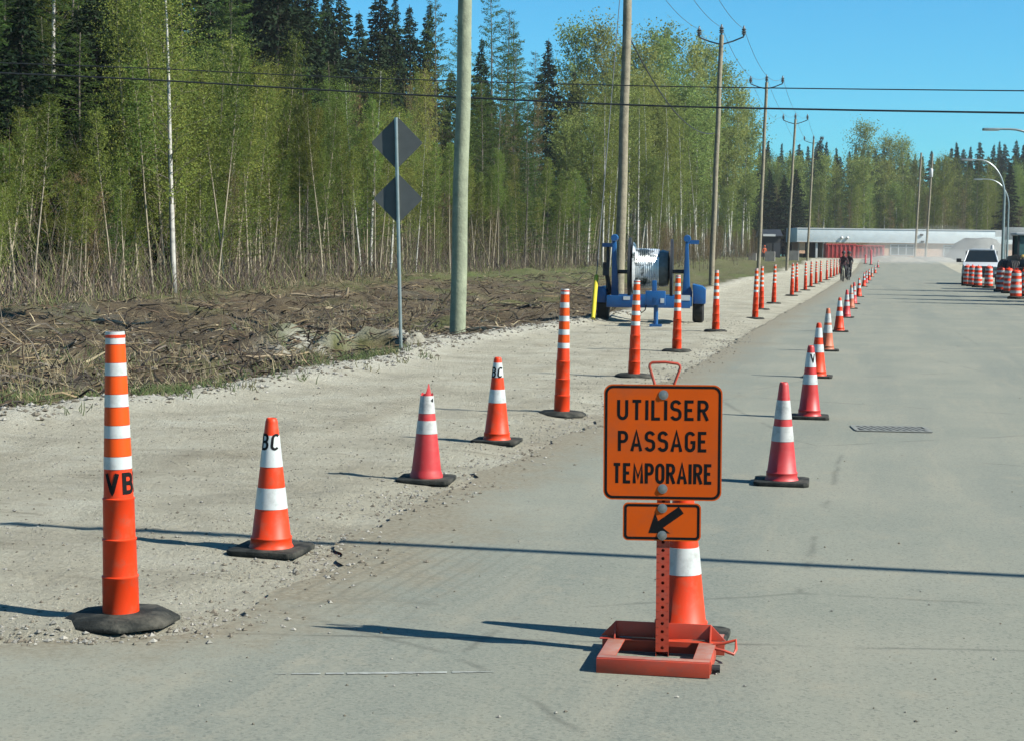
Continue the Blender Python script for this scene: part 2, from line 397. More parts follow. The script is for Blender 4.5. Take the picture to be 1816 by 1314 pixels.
def build_ground():
    # polar grid round the camera: fine inside the view, coarse elsewhere
    azs = list(np.linspace(-62, 46, 520)) + list(np.linspace(49, 295, 60))
    rs = [1.5]
    while rs[-1] < 435: rs.append(rs[-1] * (1.0125 if rs[-1] < 90 else 1.035))
    vs = []; cols = []
    for r in rs:
        for a in azs:
            t = rad(a); x, y = r * math.sin(t), r * math.cos(t)
            inv = -62 <= a <= 46
            z = hgt(x, y) if inv else -.02 + rise(y)
            if y > 3:
                d = brush_edge(y) - x
                w = .35 * noise.noise((x * 1.1, y * 1.1, 1)) + .2 * noise.noise((x * 3.5, y * 3.5, 1))
                br = min(1, max(0, (d + w) / .35 + .3)); 
                be = math.exp(-((d + .25 + w * .6) / .38) ** 2) * (.8 if y < 40 else .5)
                g = .0
                if d > 0:
                    g = min(1, max(0, (noise.noise((x * .5, y * .5, 20)) - .12) * 3)) * (.8 if d < 2.5 else .45)
                    if d > 12: g = min(1, g + .15)
                    if y > 72: g = min(1, g + min(.38, (y - 72) / 40))
                qd = math.hypot((x - DIP.x + .1) / 1.5, (y - DIP.y - 1.2) / 2.6)
                if math.hypot((x - DIP.x) / .62, (y - DIP.y) / 1.1) < 1.08: be, br = 0, 1
                elif qd < 1.3: be = max(be, min(1, (1.3 - qd) * 2.2) * (.55 + noise.noise((x * 2.5, y * 2.5, 40))))
            else: br, be, g = 0, 0, 0
            if x > 9 + 1.5 * noise.noise((y * .2, 0, 0)): br, be, g = .55, .2, .5
            vs.append((x, y, z)); cols += [br, be, g, 1]
    n = len(azs); fs = []
    for i in range(len(rs) - 1):
        for k in range(n):
            k2 = (k + 1) % n
            fs.append((i * n + k, i * n + k2, (i + 1) * n + k2, (i + 1) * n + k))
    vs.append((0, 0, -.02)); cols += [0, 0, 0, 1]; c = len(vs) - 1
    for k in range(n): fs.append((c, (k + 1) % n, k))
    me = bpy.data.meshes.new('ground'); me.from_pydata(vs, [], [f[::-1] for f in fs])
    ca = me.color_attributes.new('zone', 'FLOAT_COLOR', 'POINT'); ca.data.foreach_set('color', cols)
    me.materials.append(ground_mat()); me.polygons.foreach_set('use_smooth', [True] * len(me.polygons))
    o = bpy.data.objects.new('ground', me); COL.objects.link(o); kind(o, 'structure')
build_ground()

_sa, _sb = G(1300, 1195), G(1816, 1222)
SEAM = _sa.y - .17 * _sa.x + .03
def road_mat():
    m, nt, N, L, B = newmat('dusty_asphalt')
    B.inputs['Roughness'].default_value = .85; B.inputs['Specular IOR Level'].default_value = .3
    geo = N.new('ShaderNodeNewGeometry')
    at = N.new('ShaderNodeVertexColor'); at.layer_name = 'dust'
    sp = N.new('ShaderNodeSeparateColor'); L.new(at.outputs['Color'], sp.inputs['Color'])
    def nz(scale, det=6, rough=.6, vec=None):
        n = N.new('ShaderNodeTexNoise'); n.inputs['Scale'].default_value = scale; n.inputs['Detail'].default_value = det; n.inputs['Roughness'].default_value = rough
        L.new(vec or geo.outputs['Position'], n.inputs['Vector']); return n.outputs['Fac']
    def mix(f, a, b, t='MIX'):
        x = N.new('ShaderNodeMix'); x.data_type = 'RGBA'; x.blend_type = t
        for v, s in ((f, 'Factor'), (a, 'A'), (b, 'B')):
            if isinstance(v, (int, float)): x.inputs[s].default_value = v
            elif isinstance(v, tuple): x.inputs[s].default_value = (*v, 1)
            else: L.new(v, x.inputs[s])
        return x.outputs['Result']
    def mr(f, a, b, lo=0, hi=1):
        x = N.new('ShaderNodeMapRange'); x.inputs['From Min'].default_value = a; x.inputs['From Max'].default_value = b
        x.inputs['To Min'].default_value = lo; x.inputs['To Max'].default_value = hi; L.new(f, x.inputs['Value']); return x.outputs['Result']
    mp = N.new('ShaderNodeMapping'); mp.inputs['Scale'].default_value = (1, .06, 1); L.new(geo.outputs['Position'], mp.inputs['Vector'])
    c = mix(mr(nz(.55, 6), .35, .65), (.218, .236, .208), (.296, .297, .254))
    c = mix(mr(nz(1.1, 4, .5, mp.outputs['Vector']), .47, .64, 0, .8), c, (.190, .212, .196))       # wheel paths
    c = mix(mr(nz(2.5, 7, .75), .55, .72, 0, .75), c, (.33, .305, .245))                              # dust
    c = mix(mr(nz(7, 6, .8), .60, .74, 0, .35), c, (.17, .175, .155))
    mp2 = N.new('ShaderNodeMapping'); mp2.inputs['Scale'].default_value = (1, .10, 1); mp2.inputs['Rotation'].default_value = (0, 0, rad(-3)); L.new(geo.outputs['Position'], mp2.inputs['Vector'])
    c = mix(mr(nz(2.6, 7, .7, mp2.outputs['Vector']), .52, .70, 0, .6), c, (.345, .325, .265))
    c = mix(mr(nz(1.9, 8, .7), .63, .72, 0, .35), c, (.165, .165, .145))
    vo = N.new('ShaderNodeTexVoronoi'); vo.inputs['Scale'].default_value = 90; L.new(geo.outputs['Position'], vo.inputs['Vector'])
    sc = N.new('ShaderNodeSeparateColor'); L.new(vo.outputs['Color'], sc.inputs['Color'])
    c = mix(mr(sc.outputs['Red'], .0, 1, .0, .42), c, (.36, .36, .31))
    c = mix(mr(sc.outputs['Green'], .75, 1, 0, .5), c, (.12, .13, .12))
    c = mix(mr(nz(160, 3, .8), .55, .8, 0, .45), c, (.12, .125, .115))
    # cracks and seams
    dn = N.new('ShaderNodeTexNoise'); dn.inputs['Scale'].default_value = 3; L.new(geo.outputs['Position'], dn.inputs['Vector'])
    add = mix(.07, geo.outputs['Position'], dn.outputs['Color'])
    v2 = N.new('ShaderNodeTexVoronoi'); v2.feature = 'DISTANCE_TO_EDGE'; v2.inputs['Scale'].default_value = .23; L.new(add, v2.inputs['Vector'])
    brk = mr(nz(1.7, 4), .44, .56)
    ck = N.new('ShaderNodeMath'); ck.operation = 'MULTIPLY'; L.new(mr(v2.outputs['Distance'], 0, .006, .45, 0), ck.inputs[0]); L.new(brk, ck.inputs[1])
    c = mix(ck.outputs[0], c, (.085, .085, .075))
    sx = N.new('ShaderNodeSeparateXYZ'); L.new(add, sx.inputs[0])          # one transverse seam in the foreground
    m1 = N.new('ShaderNodeMath'); m1.operation = 'MULTIPLY_ADD'; m1.inputs[1].default_value = -.17; L.new(sx.outputs['X'], m1.inputs[0]); L.new(sx.outputs['Y'], m1.inputs[2])
    m2 = N.new('ShaderNodeMath'); m2.operation = 'SUBTRACT'; m2.inputs[1].default_value = SEAM; L.new(m1.outputs[0], m2.inputs[0])
    m3 = N.new('ShaderNodeMath'); m3.operation = 'ABSOLUTE'; L.new(m2.outputs[0], m3.inputs[0])
    m4 = N.new('ShaderNodeMath'); m4.operation = 'MULTIPLY'; L.new(mr(m3.outputs[0], .004, .022, .7, 0), m4.inputs[0]); L.new(mr(nz(2.6, 5), .38, .6), m4.inputs[1])
    c = mix(m4.outputs[0], c, (.10, .10, .09))
    # gravel dragged over the edge, tyre streaks (blue channel)
    gd = N.new('ShaderNodeMath'); gd.operation = 'ADD'; L.new(sp.outputs['Red'], gd.inputs[0]); L.new(mr(nz(3.2, 8, .75), .3, .7, -.35, .35), gd.inputs[1])
    grav = mix(mr(nz(30, 5, .8), .4, .7), (.20, .175, .13), (.36, .335, .27))
    c = mix(mr(gd.outputs[0], .22, .85), c, grav)
    wv = N.new('ShaderNodeTexWave'); wv.inputs['Scale'].default_value = 3.4; wv.inputs['Distortion'].default_value = 1.6; wv.inputs['Detail'].default_value = 3
    mw = N.new('ShaderNodeMapping'); mw.inputs['Rotation'].default_value = (0, 0, rad(4)); L.new(geo.outputs['Position'], mw.inputs['Vector']); L.new(mw.outputs['Vector'], wv.inputs['Vector'])
    st = N.new('ShaderNodeMath'); st.operation = 'MULTIPLY'; L.new(mr(wv.outputs['Fac'], .72, .98, 0, .42), st.inputs[0]); L.new(sp.outputs['Blue'], st.inputs[1])
    c = mix(st.outputs[0], c, (.155, .150, .125))
    c = mix(1.0, c, (K * 1.12, K * 1.12, K * 1.01), 'MULTIPLY')
    L.new(c, B.inputs['Base Color'])
    bp = N.new('ShaderNodeBump'); bp.inputs['Strength'].default_value = .35; bp.inputs['Distance'].default_value = .008
    L.new(nz(120, 4, .8), bp.inputs['Height']); L.new(bp.outputs['Normal'], B.inputs['Normal'])
    return m
def build_road():
    ys = []; y = 1.0
    while y < 330: ys.append(y); y += .05 * max(1, y / 9)
    us = [0, .05, .1, .16, .24, .34, .46, .6, .8, 1.0, 1.3, 1.7, 2.2, 2.8, 3.6, 4.6, 6, 8, 10.5, 13.5, 18]
    tr = G(660, 1010)
    vs = []; cols = []; fs = []
    for y in ys:
        xl = road_edge(y) if y > 5 else road_edge(5)
        xr = 7.3 if y > 30 else 7.3 + (30 - y) * .9
        W = xr - xl
        for u in us:
            x = xl + u if u < W - .01 or u < 3.6 else xr
            x = xl + W * (u / 18) ** 1.6 if W > 18 else min(xr, xl + u)
            if W <= 18 and u == us[-1]: x = xr
            d = x - xl
            rd = max(0, 1 - d / (1.15 + .9 * noise.noise((y * .6, 0, 2)))) ** 1.3 + .25 * max(0, noise.noise((x * 1.3, y * .5, 9)))
            if y < 7.2: rd *= .75
            # streaks
            s = math.exp(-(((x - tr.x) / .75) ** 2 + ((y - tr.y) / 1.1) ** 2) ** 1.4)
            vs.append((x, y, .004 + rise(y))); cols += [rd, 0, s, 1]
    n = len(us)
    for i in range(len(ys) - 1):
        for k in range(n - 1): fs.append((i * n + k, i * n + k + 1, (i + 1) * n + k + 1, (i + 1) * n + k))
    # drop zero-area faces
    fs = [f for f in fs if abs(vs[f[0]][0] - vs[f[1]][0]) > 1e-5 or abs(vs[f[2]][0] - vs[f[3]][0]) > 1e-5]
    me = bpy.data.meshes.new('road'); me.from_pydata(vs, [], fs)
    ca = me.color_attributes.new('dust', 'FLOAT_COLOR', 'POINT'); ca.data.foreach_set('color', cols)
    me.materials.append(road_mat())
    o = bpy.data.objects.new('road', me); COL.objects.link(o); kind(o, 'structure')
build_road()
# worn painted line in the foreground
mb = MB(); n = 90
for k in range(n):
    t0, t1 = k / n, (k + 1) / n
    env = math.sin(math.pi * min(1, t0 * 1.05)) ** .7; wv_ = 2.3 * env * (.75 + .5 * noise.noise((k * .35, 0, 3)))
    if noise.noise((k * .23, 5, 1)) > .55 - .5 * (1 - env) or wv_ < .3: continue
    q = [(480 + 420 * t, 1197.5 - 4.5 * t + sg * wv_) for t, sg in ((t0, -1), (t1, -1), (t1, 1), (t0, 1))]
    P4 = [G(*v) for v in q]; mb.add([(v.x, v.y, .0068) for v in P4], [(0, 1, 2, 3)])
kind(mb.build('road_line', mat('worn_line_paint', (.42, .44, .39), .7, .3, 12, dirt=(.33, .33, .28), dscale=10, damt=.7)), 'structure')

# ------------------------------------------------------------------ stones, sticks, grass (stuff)
def rocks(name, items, mats):
    V = []; Fc = []; M = []
    base = np.array([(1, 0, 0), (-1, 0, 0), (0, 1, 0), (0, -1, 0), (0, 0, 1), (0, 0, -1)], float)
    tri = [(0, 2, 4), (2, 1, 4), (1, 3, 4), (3, 0, 4), (2, 0, 5), (1, 2, 5), (3, 1, 5), (0, 3, 5)]
    for (x, y, z, s) in items:
        q = base * s * (1 + .45 * (NR.rand(6, 1) - .5)) + s * .25 * (NR.rand(6, 3) - .5)
        q[:, 2] *= .65
        a = NR.rand() * 6.28; c, si = math.cos(a), math.sin(a)
        b = len(V)
        for p in q: V.append((x + p[0] * c - p[1] * si, y + p[0] * si + p[1] * c, z + p[2] + s * .2))
        mi = int(NR.randint(len(mats)))
        for t in tri: Fc.append((b + t[0], b + t[1], b + t[2])); M.append(mi)
    me = bpy.data.meshes.new(name); me.from_pydata(V, [], Fc)
    for k in mats: me.materials.append(k)
    me.polygons.foreach_set('material_index', M)
    o = bpy.data.objects.new(name, me); COL.objects.link(o); return kind(o, 'stuff')
ST = [mat('stone_%s' % n, c, .9, .2, 20) for n, c in (('pale', (.42, .40, .34)), ('grey', (.29, .28, .24)), ('brown', (.19, .165, .12)), ('dark', (.12, .115, .10)))]
it = []
for _ in range(5200):      # loose stones over the gravel, denser along the road edge
    y = 6 + 34 * R.random() ** 1.8; re = road_edge(y)
    u = R.random()
    if u < .45: x = re - abs(R.gauss(.15, .45)) + R.gauss(0, .15)
    else: x = re - R.random() * max(.3, re - brush_edge(y))
    if x > re + .5: continue
    s = .004 + .009 * R.random() ** 3
    it.append((x, y, max(hgt(x, y), .004 if x > re else -1) , s * (1 + y * .01)))
for _ in range(260):       # few specks on the asphalt
    p = G(R.uniform(300, 1816), R.uniform(640, 1310)); it.append((p.x, p.y, .005, .003 + .006 * R.random() ** 2))
for _ in range(2600):      # berm of pale gravel at the brush edge
    y = R.uniform(11, 42); x = brush_edge(y) + R.gauss(.2, .22); it.append((x, y, hgt(x, y), .010 + .034 * R.random() ** 3))
for _ in range(4200):      # brown crumbs heaped along the asphalt edge
    y = 6.2 + 26 * R.random() ** 2; n_ = noise.noise((y * .9, 3, 3))
    if R.random() > .45 + n_: continue
    x = road_edge(y) + R.gauss(.02, .20) - .12; it.append((x, y, max(hgt(x, y), .004 if x > road_edge(y) else -1), (.004 + .013 * R.random() ** 2.5) * (1 + y * .01)))
for _ in range(5000):
    y = R.uniform(6.6, 15); re = road_edge(y); x = re - R.random() * min(6, re - brush_edge(y)); it.append((x, y, hgt(x, y), .003 + .007 * R.random() ** 3))
rocks('gravel_stones', it, [ST[1], ST[2], ST[0], ST[2]])
it = []
for _ in range(3200):      # clods of turned earth
    px, v = R.uniform(-60, 1060), R.random(); y0 = np.interp(px, [0, 300, 700, 1060], [742, 712, 628, 566]); y1 = np.interp(px, [0, 300, 700, 1060], [560, 548, 505, 492])
    p = G(px, y0 + (y1 - y0) * v); it.append((p.x, p.y, hgt(p.x, p.y), .015 + .05 * R.random() ** 2.5))
rocks('earth_clods', it, [ST[2], mat('dark_earth', (.045, .032, .02), .95, .3, 9), mat('clod_earth', (.10, .070, .042), .95, .3, 9)])

def sticks(name, gens, mats, n=3):
    V = []; Fc = []; M = []
    for (p, d, l, r, mi, bend) in gens:
        p = Vector(p); d = Vector(d).normalized(); u = d.orthogonal().normalized(); w = d.cross(u)
        b = len(V); side = u * bend
        for j, (t, k) in enumerate(((0, 1), (.5, .8), (1, .35))):
            c = p + d * l * t + side * l * (t * (1 - t) * 4) * .25
            for q in range(n):
                a = 2 * math.pi * q / n; V.append(tuple(c + (u * math.cos(a) + w * math.sin(a)) * r * k))
        for j in range(2):
            for q in range(n):
                q2 = (q + 1) % n; Fc.append((b + j * n + q, b + j * n + q2, b + (j + 1) * n + q2, b + (j + 1) * n + q)); M.append(mi)
    me = bpy.data.meshes.new(name); me.from_pydata(V, [], Fc)
    for k in mats: me.materials.append(k)
    me.polygons.foreach_set('material_index', M)
    o = bpy.data.objects.new(name, me); COL.objects.link(o); return kind(o, 'stuff')
WD = [mat('litter_%s' % n, c, .95, .25, 6, coords='Object') for n, c in (('brown', (.115, .075, .042)), ('tan', (.27, .205, .108)), ('grey', (.165, .140, .105)), ('dark', (.035, .026, .018)), ('pale', (.58, .48, .29)))]
gen = []
for _ in range(15000):
    px, v = R.uniform(-80, 1090), R.random() ** .85
    y0 = np.interp(px, [-80, 0, 300, 700, 1060], [760, 742, 711, 630, 565]); y1 = np.interp(px, [-80, 0, 300, 700, 1060], [560, 552, 540, 500, 490])
    p = G(px, y0 + (y1 - y0) * v)
    if brush_edge(p.y) - p.x < .15: continue
    z = hgt(p.x, p.y); sc = 1 + p.y * .012
    l = (.07 + .42 * R.random() ** 2.2) * sc; a = R.uniform(0, 6.28); e = abs(R.gauss(0, .16)) if R.random() < .94 else R.uniform(.4, 1.2)
    mi = R.choices(range(5), [34, 26, 14, 22, 4])[0]
    gen.append(((p.x, p.y, z - .01), (math.cos(a) * math.cos(e), math.sin(a) * math.cos(e), math.sin(e)), l, (.004 + .013 * R.random() ** 2.5) * sc, mi, R.uniform(-1, 1)))
sticks('brush_litter', gen, WD)

def edge_c(y): return float(np.interp(y, [0, 40, 60, 80, 100, 150, 200, 260, 400], [19, 20.4, 22, 23.5, 24.5, 23, 19.5, 16.5, 16]))
def forest_pt(px, off):
    c = 24
    for _ in range(12):
        p, t = lateral(px, c); c = edge_c(p.y) + off
    p, t = lateral(px, c); p.z = hgt(p.x, p.y) if p.y < 250 else rise(p.y)
    return p, t
# undergrowth twigs along the forest edge
gen = []
UG = [mat('twig_%s' % n, c, .95, .2, 6) for n, c in (('brown', (.140, .100, .066)), ('grey', (.17, .14, .105)), ('dark', (.075, .06, .048)), ('straw', (.40, .33, .20)), ('olive', (.17, .19, .06)))]
for _ in range(22000):
    px = R.uniform(-80, 1350); off = R.uniform(-1.5, 11) if R.random() < .75 else R.uniform(8, 22)
    p, t = forest_pt(px, off)
    if p.y > 290: continue
    k = 1 + t * .006; hh = (.5 + 2.6 * R.random() ** 1.6) * (.5 if off < 0 else 1)
    a = R.uniform(0, 6.28); e = R.uniform(.9, 1.55)
    mi = R.choices(range(5), [34, 12, 26, 5, 23])[0]
    zz = R.random() ** 2 * (2.5 if off > 1 else .2)
    gen.append(((p.x, p.y, p.z + zz - .05), (math.cos(a) * math.cos(e), math.sin(a) * math.cos(e), math.sin(e)), hh, (.006 + .007 * R.random()) * k, mi, R.uniform(-1, 1)))
sticks('undergrowth', gen, UG)
# grass: dry straw along the forest edge, green tufts beside the gravel
gen = []
GM = [mat('grass_straw', (.36, .30, .18), .9, .2), mat('grass_green', (.085, .125, .030), .9, .3), mat('grass_olive', (.17, .165, .06), .9, .3)]
def tuft(p, n, h, mi, spread):
    for _ in range(n):
        a = R.uniform(0, 6.28); e = R.uniform(.7, 1.5); q = (p.x + R.gauss(0, spread), p.y + R.gauss(0, spread))
        gen.append(((q[0], q[1], hgt(q[0], q[1]) - .01), (math.cos(a) * math.cos(e), math.sin(a) * math.cos(e), math.sin(e)), h * R.uniform(.5, 1.2), .0045 * (1 + p.y * .02), mi, R.uniform(-1, 1)))
for _ in range(330):
    p, t = forest_pt(R.uniform(-60, 1330), R.gauss(-1.0, 1.1)); tuft(p, 8, R.uniform(.15, .45), R.choices([0, 2, 1], [4, 3, 3])[0], .35)
for (px, py, n) in ((300, 704, 260), (260, 709, 160), (345, 698, 120), (620, 646, 220), (660, 640, 160), (580, 655, 100), (20, 728, 240), (60, 722, 120), (430, 682, 60), (130, 640, 80), (330, 655, 60), (90, 655, 60)):
    p = G(px, py)
    for _ in range(n // 8):
        q = Vector((p.x + R.gauss(0, .35), p.y + R.gauss(0, .35), 0)); tuft(q, 8, .13, 1 if R.random() < .75 else 2, .07)
for _ in range(260):
    px = R.uniform(0, 800); p = G(px, np.interp(px, [0, 300, 700, 800], [735, 705, 620, 600]) - R.uniform(2, 90))
    tuft(p, 6, .22, R.choices([0, 1, 2], [5, 1, 3])[0], .15)
sticks('grass_tufts', gen, GM)

# single logs and stumps one can pick out
def log(px, py, ang, l, r, m_, label, lift=.03, tilt=0):
    p = G(px, py); mb = MB(); n = 9; pts = []; rs = []
    for i in range(n):
        t = i / (n - 1); pts.append((l * (t - .5), .04 * l * math.sin(t * 5 + px), .02 * l * math.sin(t * 7 + py))); rs.append(r * (1 - .45 * t) * (1 + .12 * math.sin(i * 2.1)))
    mb.tube(pts, rs, 8)
    s = Vector(pts[5]); mb.tube([s, s + Vector((.12 * l, .10 * l, .06 * l))], [r * .4, r * .2], 6)
    o = mb.build('fallen_log', m_, smooth=True, loc=(p.x, p.y, hgt(p.x, p.y) + r * .6 + lift))
    o.rotation_euler = (0, tilt, ang)
    tag(o, label, 'log', 'logs lying in the cleared strip')
log(508, 588, YAW + .1, 1.5, .055, LOGD, 'long black fallen log lying level in the debris left of the diamond signs')
log(335, 668, YAW - .1, .9, .03, LOGD, 'thin dark fallen log in the debris right of the big foreground post')
log(480, 632, YAW + .5, .75, .022, LOGP, 'pale thin bare branch lying in the brown debris below the signs', .04)
log(215, 578, YAW - .3, 1.4, .035, LOGP, 'pale barkless log at the forest edge above the big foreground post', .04)
log(905, 556, YAW + 2.3, 1.6, .045, LOGD, 'dark slanting log behind the thick green pole', .1, .2)
log(560, 535, YAW - .2, 1.6, .04, LOGP, 'pale log lying at the forest edge left of the diamond signs', .05)
log(850, 590, YAW + 2.6, 1.6, .06, LOGP, 'pale grey log half sunk in gravel just right of the thick pole', 0)
def stump(px, py, h, r, label, lean=.2):
    p = G(px, py); mb = MB(); mb.tube([(0, 0, -.1), (lean * h * .5, 0, h * .5), (lean * h, 0, h)], [r, r * .85, r * .75], 8)
    o = mb.build('stump', LOGP, smooth=True, loc=(p.x, p.y, hgt(p.x, p.y)))
    tag(o, label, 'stump', 'cut stumps at the forest edge')
stump(612, 538, .45, .05, 'pale cut stump leaning at the forest edge left of the diamond signs')
stump(652, 528, .25, .06, 'short pale cut stump just left of the diamond sign post', .1)
stump(497, 545, .35, .05, 'short cut stump in the dry grass left of the leaning stump', -.1)

# ------------------------------------------------------------------ cones
def ring_part(mb, r0, r1, z0, z1, n=40, th=.002, mi=0):
    mb.lathe([(r0 - .004, z0), (r0 + th, z0), (r1 + th, z1), (r1 - .004, z1)], n, mi=mi, caps=False)
CH = .71
def cone_r(z): return .108 - (.108 - .030) * (z - .03) / (CH - .03)
def wrap(rfun, phi0, zc, off):
    def place(u, v, e):
        z = zc + v; r = rfun(z) + off + e; a = phi0 + u / rfun(z)
        return (r * math.sin(a), -r * math.cos(a), z)
    return place
def make_cone(label, body, band, loc, rz=0, group=None, text=None, text_phi=0, torn=False, bands=((.37, .455), (.525, .665)), marks=None):
    t = thing('traffic_cone', label, 'traffic cone', loc, rz, group)
    mb = MB()
    if not torn:
        mb.lathe([(.118, .028), (.113, .038), (.108, .046), (.1075, .075), (.1095, .078), (.1085, .084)] + [(cone_r(z), z) for z in (.09, .25, .4, .55, .69)] + [(.0275, CH - .004), (.022, CH), (.019, CH - .008), (.018, CH - .06)], 40, caps=False)
    else:
        n = 44; zs = [.028, .046, .075, .09, .25, .4, .55]; vs = []; fs = []
        for i, z in enumerate(zs + [None]):
            for k in range(n):
                a = 2 * math.pi * k / n; 
                if z is None:
                    ph = (a + math.pi / 2 - torn + math.pi) % (2 * math.pi) - math.pi
                    zz = .603 + .012 * math.sin(3 * a) + max(0, 1 - abs(ph) / .55) * .088
                else: zz = z
                r = cone_r(zz) if zz > .06 else .115; vs.append((r * math.cos(a), r * math.sin(a), zz))
        for i in range(len(zs)):
            for k in range(n):
                b = (k + 1) % n; fs.append((i * n + k, i * n + b, (i + 1) * n + b, (i + 1) * n + k))
        o = len(vs)
        for k in range(n):
            v = vs[len(zs) * n + k]; vs.append((v[0] * .85, v[1] * .85, v[2] - .003)); 
        for k in range(n): vs.append((vs[k][0] * .5, vs[k][1] * .5, .4))
        for k in range(n):
            b = (k + 1) % n; q = len(zs) * n
            fs.append((q + k, q + b, o + b, o + k)); fs.append((o + k, o + b, o + n + b, o + n + k))
        mb.add(vs, fs)
    mb.build('cone_body', body, t, smooth=True, angle=50)
    for z0, z1 in bands:
        mb = MB()
        if torn and z1 > .6: z1 = .596
        ring_part(mb, cone_r(z0), cone_r(z1), z0, z1); mb.build('reflective_band', band, t, smooth=True, angle=50)
    mb = MB(); s = .19; c = .035
    poly = [(s - c, -s), (s, -s + c), (s, s - c), (s - c, s), (-s + c, s), (-s, s - c), (-s, -s + c), (-s + c, -s)]
    mb.prism(poly, 0.0, .030, axis='z'); mb.build('rubber_base', RUBBER, t, bevel=.008)
    if text:
        pl, w = strokes(text, .085, .16, .12, .78)
        pl = [[(x - w / 2, y) for x, y in p] for p in pl]
        mb = MB(); letter_mesh(mb, pl, .013, wrap(cone_r, text_phi, .545, .0032), step=.006)
        mb.build('lettering', BLACKP, t)
    if marks:
        mb = MB(); letter_mesh(mb, marks, .014, wrap(cone_r, text_phi, .56, .0032), step=.006); mb.build('ink_mark', BLACKP, t)
    return t
def face(p): return math.atan2(-p.x, p.y)      # direction of the camera seen from p, measured from -Y
def gp(px, py):
    p = G(px, py); p.z = hgt(p.x, p.y) if p.x < road_edge(p.y) else .004 + rise(p.y)
    return p
OB = ((.355, .455), (.52, .665))
g_left = 'cones on the gravel left of the sign'
p = gp(481, 979); make_cone('bright orange cone with black letters standing right of the big foreground post', ORANGE, WHITE, p, rz=.0, text='VBC', text_phi=face(p) - .85, bands=((.235, .345), (.455, .62)), group=g_left)
p = gp(756, 853); make_cone('faded red cone with torn jagged top standing on the gravel', FADED, GRIMY, p, torn=face(p) + .25, group=g_left, bands=((.335, .425), (.475, .665)), rz=.1, text_phi=face(p) + .55, marks=[[(0, .0), (.012, .012), (.008, -.006)]])
p = gp(881, 786); make_cone('bright orange lettered cone between the torn cone and the next tall post', ORANGE, WHITE, p, text='VBC', text_phi=face(p) - .80, bands=((.335, .445), (.545, .665)), group=g_left)
p = gp(1207, 1137); make_cone('orange cone standing directly behind the sign stand, its top hidden', ORANGE, WHITE, p, rz=-.02, bands=((.285, .395), (.46, .57)), group='cone behind the sign')
g_right = 'row of cones along the traffic lane'
p = gp(1386, 858); c1 = make_cone('nearest crimson cone of the lane row, right of the big sign, scuffed grey collars', FADED, GRIMY, p, bands=((.30, .405), (.455, .585)), group=g_right, rz=.03)
p = gp(1435, 742); make_cone('crimson cone with a black V on its upper collar', CRIMSON, WHITE, p, text='V', text_phi=face(p) + .45, bands=((.335, .43), (.50, .64)), group=g_right, rz=.05)
p = gp(1450, 670); c3 = make_cone('clean orange cone just behind the crimson cone marked V', ORANGE, WHITE, p, bands=((.33, .43), (.52, .645)), group=g_right)
p = gp(1467, 623); c4 = make_cone('dull weathered orange cone with dirty bands', DULL, GRIMY, p, bands=((.30, .43), (.47, .62)), group=g_right, rz=.06)
p = gp(1488, 589); dup(c3, p, .04, 'clean bright orange cone just past the dull weathered one')
p = gp(1501, 564); dup(c1, p, -.05, 'faded crimson cone just past the second clean orange cone')
p = gp(1509, 548); dup(c4, p, .1, 'dull orange cone half hidden behind the faded crimson one')
p = gp(1514, 540); c8 = dup(c1, p, .2, 'dark red cone nearest to the cyclists in the lane row')
p = gp(1523, 527); dup(c3, p, .1, 'clean orange cone just right of the nearest dark red cone by the cyclists')
far_lab = 'small distant cone in the lane row just right of the cyclists, in the dust'
for i, (px, py) in enumerate([(1532, 509), (1536, 503), (1541, 498), (1546, 492), (1552, 486), (1557, 481)]):
    dup((c3, c1, c3, c4, c3, c1)[i], gp(px, py), R.uniform(-.2, .2), far_lab)

